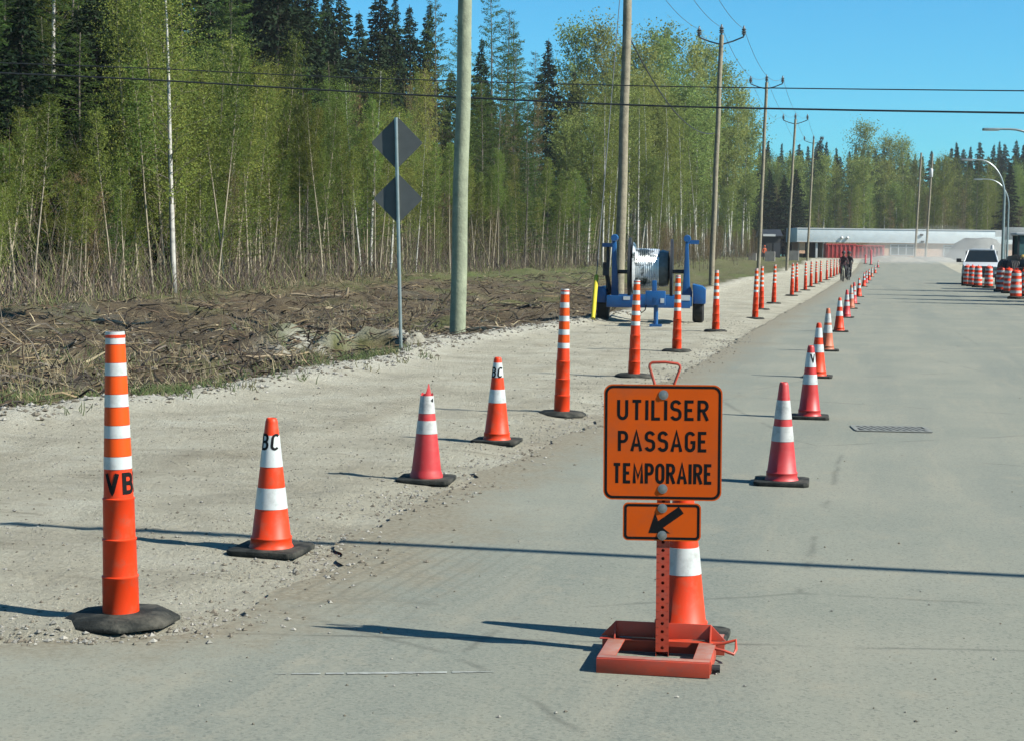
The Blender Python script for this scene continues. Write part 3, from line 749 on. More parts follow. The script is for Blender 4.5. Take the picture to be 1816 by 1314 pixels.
# ------------------------------------------------------------------ channelizer posts
PH = 1.235
def post_r(z):
    for z0, z1, a, b in ((.03, .20, .077, .0755), (.20, .36, .0722, .0705), (.36, .535, .0675, .066), (.535, 1.3, .0625, .036)):
        if z < z1: return a + (b - a) * (z - z0) / (z1 - z0)
    return .04
def make_post(label, loc, text_phi=None, rz=0, group=None):
    t = thing('delineator_post', label, 'traffic post', loc, rz, group)
    mb = MB()
    mb.lathe([(.077, .03), (.0755, .193), (.0778, .195), (.0778, .201), (.0722, .205), (.0705, .353), (.0728, .355), (.0728, .361), (.0675, .365), (.066, .527), (.0682, .529), (.0682, .534), (.0625, .538)] + [(post_r(z), z) for z in (.7, .9, 1.1, 1.215)], 36)
    mb.build('tube', ORANGE, t, smooth=True, angle=50)
    z = .660
    for k in range(5):
        mb = MB(); ring_part(mb, post_r(z), post_r(z + .052), z, z + .052, 36); mb.build('reflective_band', WHITE, t, smooth=True, angle=50)
        if k < 4:
            mb = MB(); ring_part(mb, post_r(z + .054), post_r(z + .128), z + .054, z + .128, 36, .0016); mb.build('orange_band', FLUO, t, smooth=True, angle=50)
        z += .1315
    mb = MB(); mb.lathe([(post_r(1.2) + .003, 1.212), (post_r(1.2) + .003, 1.224), (.03, PH - .004), (.012, PH)], 24); mb.build('cap', ORANGE, t, smooth=True)
    mb = MB(); rr = .245; n = 8
    def octa(r, o=0): return [(r * math.cos(2 * math.pi * (k + .5) / n) * 1.02, r * math.sin(2 * math.pi * (k + .5) / n)) for k in range(n)]
    vs = [(x, y, 0) for x, y in octa(rr)] + [(x, y, .018) for x, y in octa(rr)] + [(x, y, .042) for x, y in octa(rr * .84)] + [(x, y, .047) for x, y in octa(rr * .38)]
    fs = [tuple(range(7, -1, -1)), tuple(range(24, 32))] + [(i * 8 + k, i * 8 + (k + 1) % 8, (i + 1) * 8 + (k + 1) % 8, (i + 1) * 8 + k) for i in range(3) for k in range(8)]
    mb.add(vs, fs); mb.build('rubber_base', RUBBER, t, bevel=.006)
    if text_phi is not None:
        pl, w = strokes('VBC', .086, .2, .14)
        pl = [[(x - w / 2, y) for x, y in p] for p in pl]
        mb = MB(); letter_mesh(mb, pl, .0175, wrap(post_r, text_phi, .558, .0022), step=.006); mb.build('lettering', BLACKP, t)
    return t
gpost = 'orange delineator posts along the gravel lane'
p = gp(215, 1103); p.z -= .003; lead = make_post('big foreground orange post with black letters and five white bands', p, face(p) + .74, group=gpost)
lead.rotation_euler = (rad(-.3), rad(-1.2), 0)
p = gp(996, 736); ps = make_post('tall orange post standing left of the big orange sign', p, group=gpost)
ps.rotation_euler = (0, rad(.8), 0)
labs = {(1124, 670): 'orange post in front of the reel trailer, left one of the two', (1200, 624): 'orange post in front of the reel trailer, right one of the two',
        (1269, 590): 'orange post just right of the reel trailer', (1339, 566): 'orange post just left of and before a hidden twin behind the third row pole',
        (1350, 550): 'orange post half hidden just right of its nearer twin', (1372, 540): 'lone orange post left of the slim pole before the building',
        (1404, 526): 'front post of the close pair left of the white building', (1412, 520): 'rear post of the close pair left of the white building'}
for (px, py), lb in labs.items(): dup(ps, gp(px, py), 0, lb).rotation_euler = (0, rad(R.uniform(-.3, 1.2)), R.uniform(-.3, .3))
for (px, py) in [(1428, 516), (1438, 510), (1447, 505), (1455, 502), (1466, 498), (1473, 494), (1479, 491), (1484, 488.5), (1489, 486.5)]:
    dup(ps, gp(px, py), R.uniform(-.3, .3), 'distant orange post in the tight row just left of the cyclists')

# ------------------------------------------------------------------ sign stand
sp_ = G(1174, 1163); S = thing('sign_stand', 'orange portable sign stand with two orange panels, words and an arrow, carry handle on top', 'sign stand', (sp_.x, sp_.y, .004), rad(7))
S.rotation_euler = (0, rad(-.5), rad(7))
def rrect(w, h, r, n=6):
    out = []
    for cx, cz, a in ((w / 2 - r, h / 2 - r, 0), (-w / 2 + r, h / 2 - r, 90), (-w / 2 + r, -h / 2 + r, 180), (w / 2 - r, -h / 2 + r, 270)):
        for i in range(n + 1): out.append((cx + r * math.cos(rad(a + 90 * i / n)), cz + r * math.sin(rad(a + 90 * i / n))))
    return out
def panel(name, w, h, r, cx, cz, y):
    mb = MB(); mb.prism([(a + cx, b + cz) for a, b in rrect(w, h, r)], y, y + .004); o = mb.build(name, SIGNO, S)
    mb = MB(); A = rrect(w - .010, h - .010, r - .004); Bq = rrect(w - .030, h - .030, r - .012); n = len(A)
    mb.add([(a + cx, y - .0004, b + cz) for a, b in A] + [(a + cx, y - .0004, b + cz) for a, b in Bq], [(k, (k + 1) % n, n + (k + 1) % n, n + k) for k in range(n)])
    mb.build('border', BLACKP, o); return o
pz = .627; CX = -.006
pn = panel('sign_panel', .463, .455, .035, CX, pz + .2275, -.036)
Hs = .079
mb = MB()
for txt, zc, wid in (('UTILISER', pz + .316, .358), ('PASSAGE', pz + .193, .350), ('TEMPORAIRE', pz + .066, .392)):
    pl, w = strokes(txt, Hs, .17, .20)
    k = (wid - .012) / w
    letter_mesh(mb, [[(x * k - (wid - .012) / 2 + CX, y + zc) for x, y in q] for q in pl], .0125, lambda u, v, e: (u, -.0364 - e, v))
mb.build('lettering', BLACKP, pn)
def bolt(par, x, z):
    mb = MB(); mb.lathe([(.019, 0), (.019, .0015), (.011, .0025), (.011, .005), (.006, .0058)], 16, axis='y')
    mb.v = [(vx, -vy, vz) for vx, vy, vz in mb.v]
    b = mb.build('bolt', BOLT, par, smooth=True); b.location = (x, -.0368, z)
bolt(pn, -.004, pz + .415); bolt(pn, -.004, pz + .045)
ap = panel('arrow_panel', .306, .150, .02, -.006, .541, -.036)
def arrow(cx, cz, L_, w, hw, hl, ang):
    q = [(-L_ / 2, 0), (-L_ / 2 + hl, hw), (-L_ / 2 + hl * .86, w), (L_ / 2, w), (L_ / 2, -w), (-L_ / 2 + hl * .86, -w), (-L_ / 2 + hl, -hw)]
    c, s = math.cos(ang), math.sin(ang); return [(cx + a * c - b * s, cz + a * s + b * c) for a, b in q]
mb = MB(); A = arrow(.006, .543, .158, .0165, .050, .068, rad(36)); mb.prism(A, -.0366, -.0361); mb.build('arrow', BLACKP, ap)
bolt(ap, -.004, .595); bolt(ap, -.004, .487)
# perforated square post with open holes on its face
mb = MB(); w = .026; zt = 1.06
mb.box((0, w - .0015, zt / 2), (2 * w, .003, zt)); mb.box((-w + .0015, 0, zt / 2), (.003, 2 * w - .006, zt)); mb.box((w - .0015, 0, zt / 2), (.003, 2 * w - .006, zt))
hole = .0065; z = .02; step = .0325
while z < zt:
    z1 = min(zt, z + step); zc = (z + z1) / 2; n = 12; q = []
    sq = [(w, z), (w, z1), (-w, z1), (-w, z)]
    cir = [(hole * math.cos(2 * math.pi * k / n), zc + hole * math.sin(2 * math.pi * k / n)) for k in range(n)]
    out = []
    for k in range(n):
        a = 2 * math.pi * k / n; dx, dz = math.cos(a), math.sin(a); s = min(w / abs(dx) if abs(dx) > 1e-6 else 9, (z1 - z) / 2 / abs(dz) if abs(dz) > 1e-6 else 9)
        out.append((dx * s, zc + dz * s))
    vs = [(x, -w, zz) for x, zz in cir] + [(x, -w, zz) for x, zz in out] + [(x, -w, zz) for x, zz in sq]
    fs = [(k, (k + 1) % n, n + (k + 1) % n, n + k) for k in range(n)]
    mb.add(vs, fs)
    for (cx_, cz_) in ((w, z), (w, z1), (-w, z1), (-w, z)):     # corner fillers
        near = sorted(range(n), key=lambda k: (out[k][0] - cx_) ** 2 + (out[k][1] - cz_) ** 2)[:2]
        near.sort(); mb.add([(cx_, -w, cz_), (out[near[0]][0], -w, out[near[0]][1]), (out[near[1]][0], -w, out[near[1]][1])], [(0, 1, 2)])
    z = z1
mb.build('post', STEELO, S)
# base: front bar, two flat side plates, upright rear angle with chamfered ends
mb = MB(); mb.box((0, -.335, .030), (.430, .012, .056)); mb.box((0, -.308, .0585), (.430, .042, .004), 1)
for sx in (-1, 1): mb.box((sx * .181, -.15, .0585), (.068, .272, .004), 1)
mb.box((.213, -.15, .028), (.004, .272, .052)); mb.box((-.213, -.15, .028), (.004, .272, .052))
mb.box((0, .006, .0585), (.500, .038, .004), 0)
mb.prism([(-.250, .062), (.250, .062), (.190, .125), (-.190, .125)], .029, .034)
for sx in (-1, 1): mb.prism([(.029, .061), (-.012, .061), (.029, .124)], sx * .19 - .003, sx * .19 + .003, axis='x')
mb.box((0, .034, .030), (.49, .006, .054)); mb.box((.20, .10, .0585), (.07, .12, .004), 1); mb.box((-.20, .08, .0585), (.05, .08, .004), 1)
bf = mb.build('base_frame', [STEELO, STEELW], S, bevel=.0015); bf.rotation_euler = (0, 0, rad(-6))
mb = MB(); hx = .064; mb.tube([(-.040, -.02, 1.05), (-.040, -.02, 1.085), (-hx + .004, -.02, 1.150), (-hx + .006, -.02, 1.160), (-hx + .014, -.02, 1.166), (0, -.02, 1.168), (hx - .014, -.02, 1.162), (hx - .006, -.02, 1.156), (hx - .004, -.02, 1.146), (.038, -.02, 1.085), (.038, -.02, 1.05)], .0055, 8)
mb.build('carry_handle', STEELO, S, smooth=True)
mb = MB(); mb.tube([(.205, -.03, .060), (.24, -.03, .066), (.292, -.015, .078), (.296, -.06, .052), (.288, -.085, .038), (.25, -.085, .050), (.215, -.08, .056)], .006, 8)
mb.build('side_handle', STEELO, S, smooth=True).rotation_euler = (0, 0, rad(-6))
mb = MB(); mb.lathe([(.016, 0), (.016, .03)], 12, axis='x'); o = mb.build('foot_roller', BLACKM, S); o.location = (.190, -.27, .018)

# ------------------------------------------------------------------ diamond signs on one post, seen from behind
p = gp(711, 633); d_ = (p - CAM).dot(FH)
sc = F / d_
D = thing('diamond_sign', 'two dark diamond road signs seen from behind on one galvanized post', 'road sign', p, YAW - rad(6))
mb = MB(); hgt_ = (633 - 224) / sc
lean = -12 / sc
mb.tube([(0, 0, -.2), (0, 0, 0), (lean * .5, 0, hgt_ * .5), (lean, 0, hgt_)], .026, 10); mb.build('post', GALV, D, smooth=True)
for cy, hh in ((268, 45.0), (366, 43)):
    z = (633 - cy) / sc; s = hh / sc * .99; xx = lean * z / hgt_
    q = []
    for a in (0, 90, 180, 270):
        c, si = math.cos(rad(a)), math.sin(rad(a)); px_, pz_ = s * c, s * si
        for e in (-.06, .06): q.append((xx + px_ - si * s * e * .7, z + pz_ + c * s * e * .7))
    mb = MB(); mb.prism(q, .030, .034); o = mb.build('sign_plate', SIGNBACK, D)
    for dz in (-.3, .3):
        mb = MB(); mb.box((xx, .0275, z + dz * s), (s * .22, .005, .03)); mb.build('bracket', SIGNBACK, o)

# ------------------------------------------------------------------ utility poles and wires
def pole(px, base_py, c, top_py, r0, r1, m_, label, arms=True, lean_px=0, dep=None, grp='wooden utility poles along the road', transformer=False):
    if dep: p = at_depth(px, dep); t = dep
    else:
        p, t = lateral(px, c); p.z = hgt(p.x, p.y) if p.y < 250 else rise(p.y)
    h = top_z(px, top_py, t) - p.z; lx = lean_px / F * t
    T = thing('utility_pole', label, 'utility pole', p, 0, grp)
    mb = MB(); n = 14
    mb.tube([(lx * i / n + .01 * math.sin(i * 1.3 + px), 0, h * i / n - (.3 if i == 0 else 0)) for i in range(n + 1)], [r0 + (r1 - r0) * i / n for i in range(n + 1)], 14)
    mb.build('pole_shaft', m_, T, smooth=True)
    ins = []
    if arms:
        for sx in (-1, 1):
            mb = MB(); mb.tube([(lx, 0, h - .45), (lx + sx * .55, 0, h - .30), (lx + sx * 1.05, 0, h - .10)], .035, 8); mb.build('arm', PORC, T, smooth=True)
        for sx in (-1, 0, 1):
            b = Vector((lx + sx * 1.05, 0, h - .08 if sx else h)); mb = MB()
            mb.lathe([(.05, 0), (.05, .08), (.13, .10), (.06, .16), (.13, .20), (.06, .27), (.12, .31), (.05, .38), (.03, .50)], 12, c=b); mb.build('insulator', PORC, T, smooth=True)
            ins.append(p + b + Vector((0, 0, .36)))
    if transformer:
        mb = MB(); mb.lathe([(.2, 0), (.24, .05), (.24, 1.0), (.18, 1.12), (.06, 1.25)], 16, c=(.42, 0, h - 3.1)); mb.build('transformer', TRIM, T, smooth=True)
    return T, p, h, ins, lx
P = {}
P['a'] = pole(810, 610, 7.6, -330, .150, .115, POLEG, 'thick greenish pole standing between the diamond signs and the reel trailer', lean_px=14)
P['b'] = pole(1096, 544, 7.6, -190, .155, .12, POLEB, 'brown weathered pole standing right behind the blue reel trailer', lean_px=9)
P['c'] = pole(1259, 513, 7.7, 68, .135, .105, POLEB, 'pole with insulators standing just right of the blue reel trailer', lean_px=9)
P['d'] = pole(1342, 496, 7.7, 150, .13, .10, POLEB, 'pole with insulators beyond the aspens, next past the reel trailer pole', lean_px=7)
P['e'] = pole(1392, 486, 7.8, 214, .13, .10, POLEB, 'slim distant pole with insulators just left of the white building', lean_px=9)
P['f'] = pole(1428, 480, 7.9, 250, .14, .11, POLEB, 'small distant pole standing over the left end of the white building', lean_px=6)
P['g'] = pole(1618, 466, 0, 273, .16, .12, POLEB, 'bare distant pole before the building, left one of two', arms=False, lean_px=6, dep=225)
P['h'] = pole(1637, 466, 0, 275, .16, .12, POLEB, 'distant pole with a white transformer before the building', arms=False, lean_px=7, dep=228, transformer=True)
def cable(a, b, sag, r, m_, n=24, via=None):
    pts = []
    for i in range(n + 1):
        t = i / n; q = Vector(a).lerp(Vector(b), t); q.z -= sag * 4 * t * (1 - t); pts.append(q)
    mb = MB(); o = Vector(a); mb.tube([q - o for q in pts], r, 6)
    return mb.build('overhead_wire', m_, smooth=True, loc=o)
order = 'abcdef'
for i in range(5):
    A, B = P[order[i]], P[order[i + 1]]
    for k in range(3):
        o = cable(A[3][k], B[3][k], (.55, .8, 1.0, 1.1, 1.2)[i], .011, WIRE2)
        tag(o, 'thin sagging power line strung between the %s poles beside the road' % ('first two nearest', 'trailer and insulator', 'second and third', 'third and fourth', 'two most distant')[i], 'wire', 'power lines between poles span %s' % ('one', 'two', 'three', 'four', 'five')[i])
A, B = P['b'], P['c']; o = cable(A[1] + Vector((.1, 0, top_z(1100, 52, 50))), B[1] + Vector((0, 0, 7.2)), .9, .022, WIRE); tag(o, 'black sagging cable leaving the brown pole behind the reel trailer', 'wire')
def span(pts, r, label, m_=WIRE):
    """pts: (px, py, depth) anchors of one hanging cable"""
    q = [CAM + ray(a, b) * d for a, b, d in pts]
    xs = np.linspace(0, len(q) - 1, 60); out = []
    for x in xs:
        i = min(int(x), len(q) - 2); t = x - i
        p0, p1, p2, p3 = q[max(0, i - 1)], q[i], q[i + 1], q[min(len(q) - 1, i + 2)]
        out.append(.5 * ((2 * p1) + (p2 - p0) * t + (2 * p0 - 5 * p1 + 4 * p2 - p3) * t * t + (3 * p1 - p0 - 3 * p2 + p3) * t ** 3))
    mb = MB(); o = out[0]; mb.tube([v - o for v in out], r, 6)
    tag(mb.build('overhead_wire', m_, smooth=True, loc=o), label, 'wire')
span([(-120, 125, 37), (240, 141, 36.5), (620, 163, 35.5), (1097, 186, 33.5), (1460, 195, 31), (1950, 203, 28)], .017, 'thick lower black cable crossing the whole view above the road')
span([(-120, 108, 37.5), (240, 121, 37), (620, 138, 36), (1097, 152, 34.5), (1460, 158, 33), (1950, 163, 30)], .011, 'thinner upper black cable crossing the whole view above the road')
# guy wires and their yellow guard
gb = gp(1051, 576); bp_ = P['b']; gt = bp_[1] + Vector((0, 0, bp_[2] - 1.5))
mb = MB(); mb.tube([Vector((0, 0, 0)), gt - gb], .012, 6); tag(mb.build('guy_wire', WIRE2, smooth=True, loc=gb), 'steel guy wire running from the yellow guard up the brown pole', 'wire')
gd = (gt - gb).normalized(); L1 = 3000 * 0 + 1.62
mb = MB(); mb.tube([gd * .12, gd * .5, gd * 1.0, gd * L1], [.045, .05, .05, .05], 10)
tag(mb.build('guy_guard', YELLOW, smooth=True, loc=gb), 'yellow plastic guy wire guard left of the reel trailer', 'guy guard')
# line of the cable whose shadow crosses the road
SUN_EL = rad(39.5)
SUNH = (RT0 * .936 - FH * .352).normalized()
SUN = (SUNH * math.cos(SUN_EL) + Vector((0, 0, math.sin(SUN_EL)))).normalized()
q0, q1 = G(-260, 917), G(2150, 1039)
o = None
hq = 5.0; up = SUN * (hq / SUN.z)
mb = MB(); a_, b_ = q0 + up, q1 + up; dv = (b_ - a_); a_ = a_ - dv * .25; b_ = b_ + dv * .25
mb.tube([Vector((0, 0, 0)), (b_ - a_) * .5, b_ - a_], .046, 8)
tag(mb.build('overhead_wire', WIRE, smooth=True, loc=a_), 'heavy cable overhead, its shadow lies across the road in front', 'wire')

# ------------------------------------------------------------------ cable reel trailer
p = gp(1152, 575); dT = (p - CAM).dot(FH); sT = F / dT
T = thing('reel_trailer', 'blue cable reel trailer with a silver wrapped reel parked on the gravel', 'trailer', p, YAW * .45)
def X(px): return (px - 1152) / sT
def Z(py): return (575 - py) / sT
def part(name, m_, fn, par=None, **k):
    mb = MB(); fn(mb); return mb.build(name, m_, par if par is not None else T, **k)
part('cross_beam', BLUE, lambda b: b.box((X(1150), -.25, Z(536)), (X(1225) - X(1078), .16, .26)), bevel=.01)
part('cross_beam', BLUE, lambda b: b.box((X(1150), 1.9, Z(536)), (X(1225) - X(1078), .16, .22)), bevel=.01)
for sx, x0 in ((-1, 1082), (1, 1218)):
    part('side_rail', BLUE, lambda b: b.box((X(x0), .85, Z(536)), (.17, 1.99, .2)), bevel=.01)
    poly = [(X(x0) - .11, Z(545)), (X(x0) + .11, Z(545)), (X(x0) + .10, Z(460)), (X(x0) + .09, Z(422)), (X(x0) - .09, Z(422)), (X(x0) - .10, Z(460))]
    if sx > 0: poly = [(X(1206), Z(545)), (X(1226), Z(545)), (X(1226), Z(520)), (X(1221), Z(508)), (X(1219), Z(470)), (X(1217), Z(422)), (X(1212), Z(417)), (X(1211), Z(455)), (X(1209), Z(500))]
    else: poly = [(X(1080), Z(545)), (X(1094), Z(545)), (X(1092), Z(500)), (X(1089), Z(460)), (X(1087), Z(425)), (X(1083), Z(419)), (X(1080), Z(425)), (X(1081), Z(500))]
    mm = part('mast', BLUE, lambda b: b.prism(poly, .55, .85), bevel=.012)
    part('mast_head', BLUE, lambda b: (b.lathe([(.075, -.2), (.085, -.05), (.085, .05), (.06, .2)], 16, c=(X(1085 if sx < 0 else 1215), .62, Z(424)), axis='y'), b.box((X(1074 if sx < 0 else 1225), .62, Z(437 if sx < 0 else 430)), (.28, .10, .09))), mm, smooth=True)
    part('fender', BLUE, lambda b: b.prism([(X(1052 if sx < 0 else 1228), Z(540)), (X(1072 if sx < 0 else 1250), Z(540)), (X(1072 if sx < 0 else 1250), Z(516 if sx < 0 else 514)), (X(1066 if sx < 0 else 1244), Z(511 if sx < 0 else 509)), (X(1056 if sx < 0 else 1226), Z(513 if sx < 0 else 505))], .35, 1.45), bevel=.02)
    w = part('wheel', TYRE, lambda b: b.lathe([(.18, -.13), (.32, -.13), (.365, -.09), (.37, 0), (.365, .09), (.32, .13), (.18, .13)], 28, axis='x'), smooth=True)
    w.location = (X(1065 if sx < 0 else 1237), .9, .37)
    part('rim', CARW if sx > 0 else DARKST, lambda b: b.lathe([(.17, -.10), (.12, -.09), (.05, -.12), (.05, .12), (.12, .09), (.17, .10)], 20, axis='x'), w, smooth=True)
part('hydraulic_post', DARKST, lambda b: (b.tube([(X(1073), .7, Z(440)), (X(1073), .7, Z(520))], .035, 8), b.tube([(X(1068), .6, Z(470)), (X(1078), .75, Z(525))], .05, 8), b.box((X(1070), .65, Z(480)), (.14, .12, .3))), smooth=True)
rl = part('reel', DARKST, lambda b: (b.lathe([(.64, -.02), (.69, -.03), (.69, .03), (.64, .02)], 44, c=(X(1113), .7, Z(478)), axis='x'), b.lathe([(.64, -.02), (.67, -.03), (.67, .03), (.64, .02)], 44, c=(X(1188), .7, Z(478)), axis='x'), b.lathe([(.22, X(1113)), (.22, X(1188))], 24, c=(0, .7, Z(478)), axis='x')), smooth=True)
def windings(b):
    a0, a1 = X(1118), X(1166); n = 14
    prof = [(.2, a0)]
    for i in range(n):
        x = a0 + (a1 - a0) * i / n; r = .46 - .012 * i / n
        prof += [(r - .012, x), (r, x + (a1 - a0) / n * .5)]
    prof += [(.44, a1), (.2, a1)]; b.lathe(prof, 40, c=(0, .7, Z(478)), axis='x', caps=False)
part('wrapped_cable', SILVER, windings, rl, smooth=True)
part('plastic_wrap', PLASTICG, lambda b: b.lathe([(.2, X(1163)), (.40, X(1164)), (.42, X(1172)), (.39, X(1182)), (.2, X(1185))], 36, c=(0, .7, Z(478)), axis='x', caps=False), rl, smooth=True)
part('flange_sheet', SILVER, lambda b: b.lathe([(.56, X(1117)), (.60, X(1119)), (.54, X(1123)), (.44, X(1124))], 40, c=(0, .7, Z(478)), axis='x', caps=False), rl, smooth=True)
part('axle', DARKST, lambda b: b.tube([(X(1080), .7, Z(485)), (X(1216), .7, Z(483))], .045, 12), rl, smooth=True)
part('tongue', BLUE, lambda b: (b.box((X(1165), -1.1, Z(530)), (.14, 1.6, .14)), b.box((X(1166), -1.75, Z(526)), (.42, .3, .3)), b.box((X(1164), -1.8, Z(508)), (.10, .12, .3))), bevel=.012)
part('jack_stand', BLUE, lambda b: (b.tube([(X(1167), -1.65, .02), (X(1167), -1.65, Z(530))], .05, 10), b.box((X(1167), -1.65, .03), (.26, .22, .05))), smooth=True)
for bc, bd in (((X(1215), -.335, Z(528)), (.20, .006, .12)), ((X(1112), -.335, Z(530)), (.15, .006, .08)), ((X(1178), -1.905, Z(530)), (.08, .006, .10))): part('plate', CARW, lambda b: b.box(bc, bd))
part('hose', BLACKM, lambda b: b.tube([(X(1136), -.4, Z(535)), (X(1134), -.45, Z(548)), (X(1139), -.45, Z(555)), (X(1145), -.45, Z(550)), (X(1147), -.4, Z(538))], .014, 6), smooth=True)

# ------------------------------------------------------------------ traffic drums on the right
def make_drum(label, loc, group):
    t = thing('traffic_drum', label, 'traffic drum', loc, 0, group)
    prof = [(.19, .10)]; z = .10
    mb = MB()
    mb.lathe([(.195, .09), (.195, .30), (.188, .305), (.186, .5), (.18, .505), (.176, .72), (.168, .725), (.163, .93), (.12, .985), (.06, 1.0)], 28); mb.build('barrel', ORANGE, t, smooth=True, angle=50)
    for a in (.20, .40, .60, .80):
        def rr(z): return float(np.interp(z, [.09, .30, .305, .5, .505, .72, .725, .93], [.195, .195, .188, .186, .18, .176, .168, .163]))
        mb = MB(); ring_part(mb, max(rr(a), rr(a + .09)), max(rr(a), rr(a + .09)), a, a + .09, 28, .003); mb.build('reflective_band', WHITE if a > .3 else GRIMY, t, smooth=True, angle=50)
    mb = MB(); mb.lathe([(.27, 0), (.28, .02), (.27, .08), (.2, .10)], 28); mb.build('rubber_base', RUBBER, t, smooth=True)
    mb = MB(); mb.tube([(-.05, 0, .99), (-.05, 0, 1.05), (.05, 0, 1.05), (.05, 0, .99)], .012, 6); mb.build('handle', ORANGE, t, smooth=True)
    return t
gd1 = 'orange and white drums by the white pickup'; gd2 = 'orange and white drums by the loader'
d0 = make_drum('orange banded drum before the pickup, leftmost of four', at_depth(1712, 91.5, .004), gd1)
for (px, py, lb) in ((1721, 90, 'orange banded drum before the pickup, second from the left'), (1731, 87.5, 'orange banded drum before the pickup, third from the left'), (1750, 86, 'orange banded drum before the pickup, standing apart on the right')):
    dup(d0, at_depth(px, py, .004), R.uniform(0, 3), lb, scale=1.1)
for (px, py, lb) in ((1774, 518, 'orange banded drum before the loader, leftmost of its cluster'), (1788, 521, 'orange banded drum before the loader, in the middle of the cluster'), (1801, 531, 'nearest orange banded drum before the loader'), (1815, 526, 'orange banded drum cut by the right edge of the picture')):
    dup(d0, gp(px, py), R.uniform(0, 3), lb, group=gd2, scale=1.1)

d0.scale = (1.1,) * 3
# ------------------------------------------------------------------ pickup
p = at_depth(1735, 95, 0); V = thing('pickup_truck', 'white pickup truck facing the camera behind the drums', 'pickup truck', p, rad(-4)); V.scale = (1.06,) * 3
def vp(name, m_, fn, par=None, **k):
    mb = MB(); fn(mb); return mb.build(name, m_, par if par is not None else V, **k)
def hull(b, secs, mi=0):
    """secs: (y, [(x,z)...]) cross-sections skinned along y"""
    n = len(secs[0][1]); vs = [(x, y, z) for y, s in secs for x, z in s]; fs = [tuple(range(n)), tuple(range((len(secs) - 1) * n + n - 1, (len(secs) - 1) * n - 1, -1))]
    for i in range(len(secs) - 1):
        for k in range(n): fs.append((i * n + k, i * n + (k + 1) % n, (i + 1) * n + (k + 1) % n, (i + 1) * n + k))
    b.add(vs, fs, mi)
def sec(w0, z0, w1, z1): return [(-w0, z0), (w0, z0), (w0 * 1.0, (z0 + z1) / 2), (w1, z1), (-w1, z1), (-w0 * 1.0, (z0 + z1) / 2)]
vp('body', CARW, lambda b: hull(b, [(0, sec(.92, .45, .82, .98)), (.25, sec(.97, .42, .90, 1.08)), (1.35, sec(.99, .42, .93, 1.18)), (1.36, sec(.99, .42, .93, 1.2)), (3.4, sec(.99, .42, .95, 1.2)), (5.4, sec(.98, .5, .95, 1.2))]), bevel=.03)
vp('cab_roof', CARW, lambda b: hull(b, [(2.05, [(-.66, 1.82), (.66, 1.82), (.66, 1.87), (.5, 1.9), (-.5, 1.9), (-.66, 1.87)]), (3.2, [(-.68, 1.82), (.68, 1.82), (.68, 1.88), (.5, 1.92), (-.5, 1.92), (-.68, 1.88)])]), bevel=.02)
for sx in (-1, 1):
    vp('pillar', CARW, lambda b: b.tube([(sx * .88, 1.42, 1.19), (sx * .68, 2.08, 1.83)], .04, 6), smooth=True)
    vp('pillar', CARW, lambda b: b.tube([(sx * .90, 3.35, 1.19), (sx * .68, 3.15, 1.83)], .05, 6), smooth=True)
    mr_ = vp('side_mirror', BLACKM, lambda b: (b.box((sx * 1.16, 1.7, 1.28), (.26, .12, .2)), b.box((sx * 1.0, 1.7, 1.2), (.16, .06, .05))), bevel=.02)
    vp('headlight', CYAN_GLASS, lambda b: b.box((sx * .72, -.01, .86), (.36, .08, .18)), bevel=.02)
    for y in (.95, 4.35):
        w = vp('wheel', TYRE, lambda b: b.lathe([(.2, -.12), (.36, -.12), (.39, -.08), (.39, .08), (.36, .12), (.2, .12)], 24, axis='x'), smooth=True); w.location = (sx * .86, y, .39)
        vp('rim', GALV, lambda b: b.lathe([(.2, -.10), (.06, -.12), (.06, .12), (.2, .10)], 16, axis='x'), w, smooth=True)
vp('windshield', GLASS, lambda b: b.add([(-.86, 1.40, 1.20), (.86, 1.40, 1.20), (.66, 2.06, 1.82), (-.66, 2.06, 1.82), (-.84, 1.46, 1.19), (.84, 1.46, 1.19), (.65, 2.1, 1.80), (-.65, 2.1, 1.80)], [(0, 1, 2, 3), (7, 6, 5, 4), (0, 4, 5, 1), (1, 5, 6, 2), (2, 6, 7, 3), (3, 7, 4, 0)]))
for sx in (-1, 1): vp('side_window', GLASS, lambda b: b.prism([(1.5, 1.2), (3.3, 1.2), (3.12, 1.8), (2.1, 1.8)], sx * .80 - .02, sx * .80 + .02, axis='x'))
vp('grille', BLACKM, lambda b: b.box((0, -.02, .80), (1.25, .08, .40)), bevel=.02)
vp('bumper', DARKST, lambda b: b.box((0, -.06, .5), (1.86, .2, .22)), bevel=.04)
vp('beacon', TRIM, lambda b: b.lathe([(.10, 1.9), (.09, 2.05), (.05, 2.12)], 12, c=(.55, 2.6, 0)), smooth=True)

# ------------------------------------------------------------------ wheel loader at the right edge
p = at_depth(1840, 80); p.z = .0; V = thing('wheel_loader', 'yellow wheel loader with a glazed cab at the right edge behind the drums', 'loader', p, rad(6)); V.scale = (.96,) * 3
vp('body', SHADEYEL, lambda b: (hull(b, [(.3, sec(.75, .7, .6, 1.35)), (2.2, sec(.85, .7, .8, 1.75)), (4.6, sec(.85, .8, .75, 1.7))]),), bevel=.04)
cb = vp('cab', DARKST, lambda b: [b.box((0, 2.2, 1.66), (1.66, 1.5, .18))] + [b.box((sx * .78, y, 2.24), (.09, .09, .99)) for sx in (-1, 1) for y in (1.5, 2.9)])
vp('cab_roof', TRIM, lambda b: b.box((0, 2.2, 2.80), (1.85, 1.7, .14)), cb, bevel=.04)
for wy in (1.50, 2.9): vp('windscreen', CYAN_GLASS, lambda b: b.box((0, wy, 2.24), (1.46, .02, .97)), cb)
vp('seat', BLACKM, lambda b: (b.box((0, 2.45, 1.95), (.5, .5, .12)), b.box((0, 2.72, 2.25), (.5, .12, .6))), cb, bevel=.03)
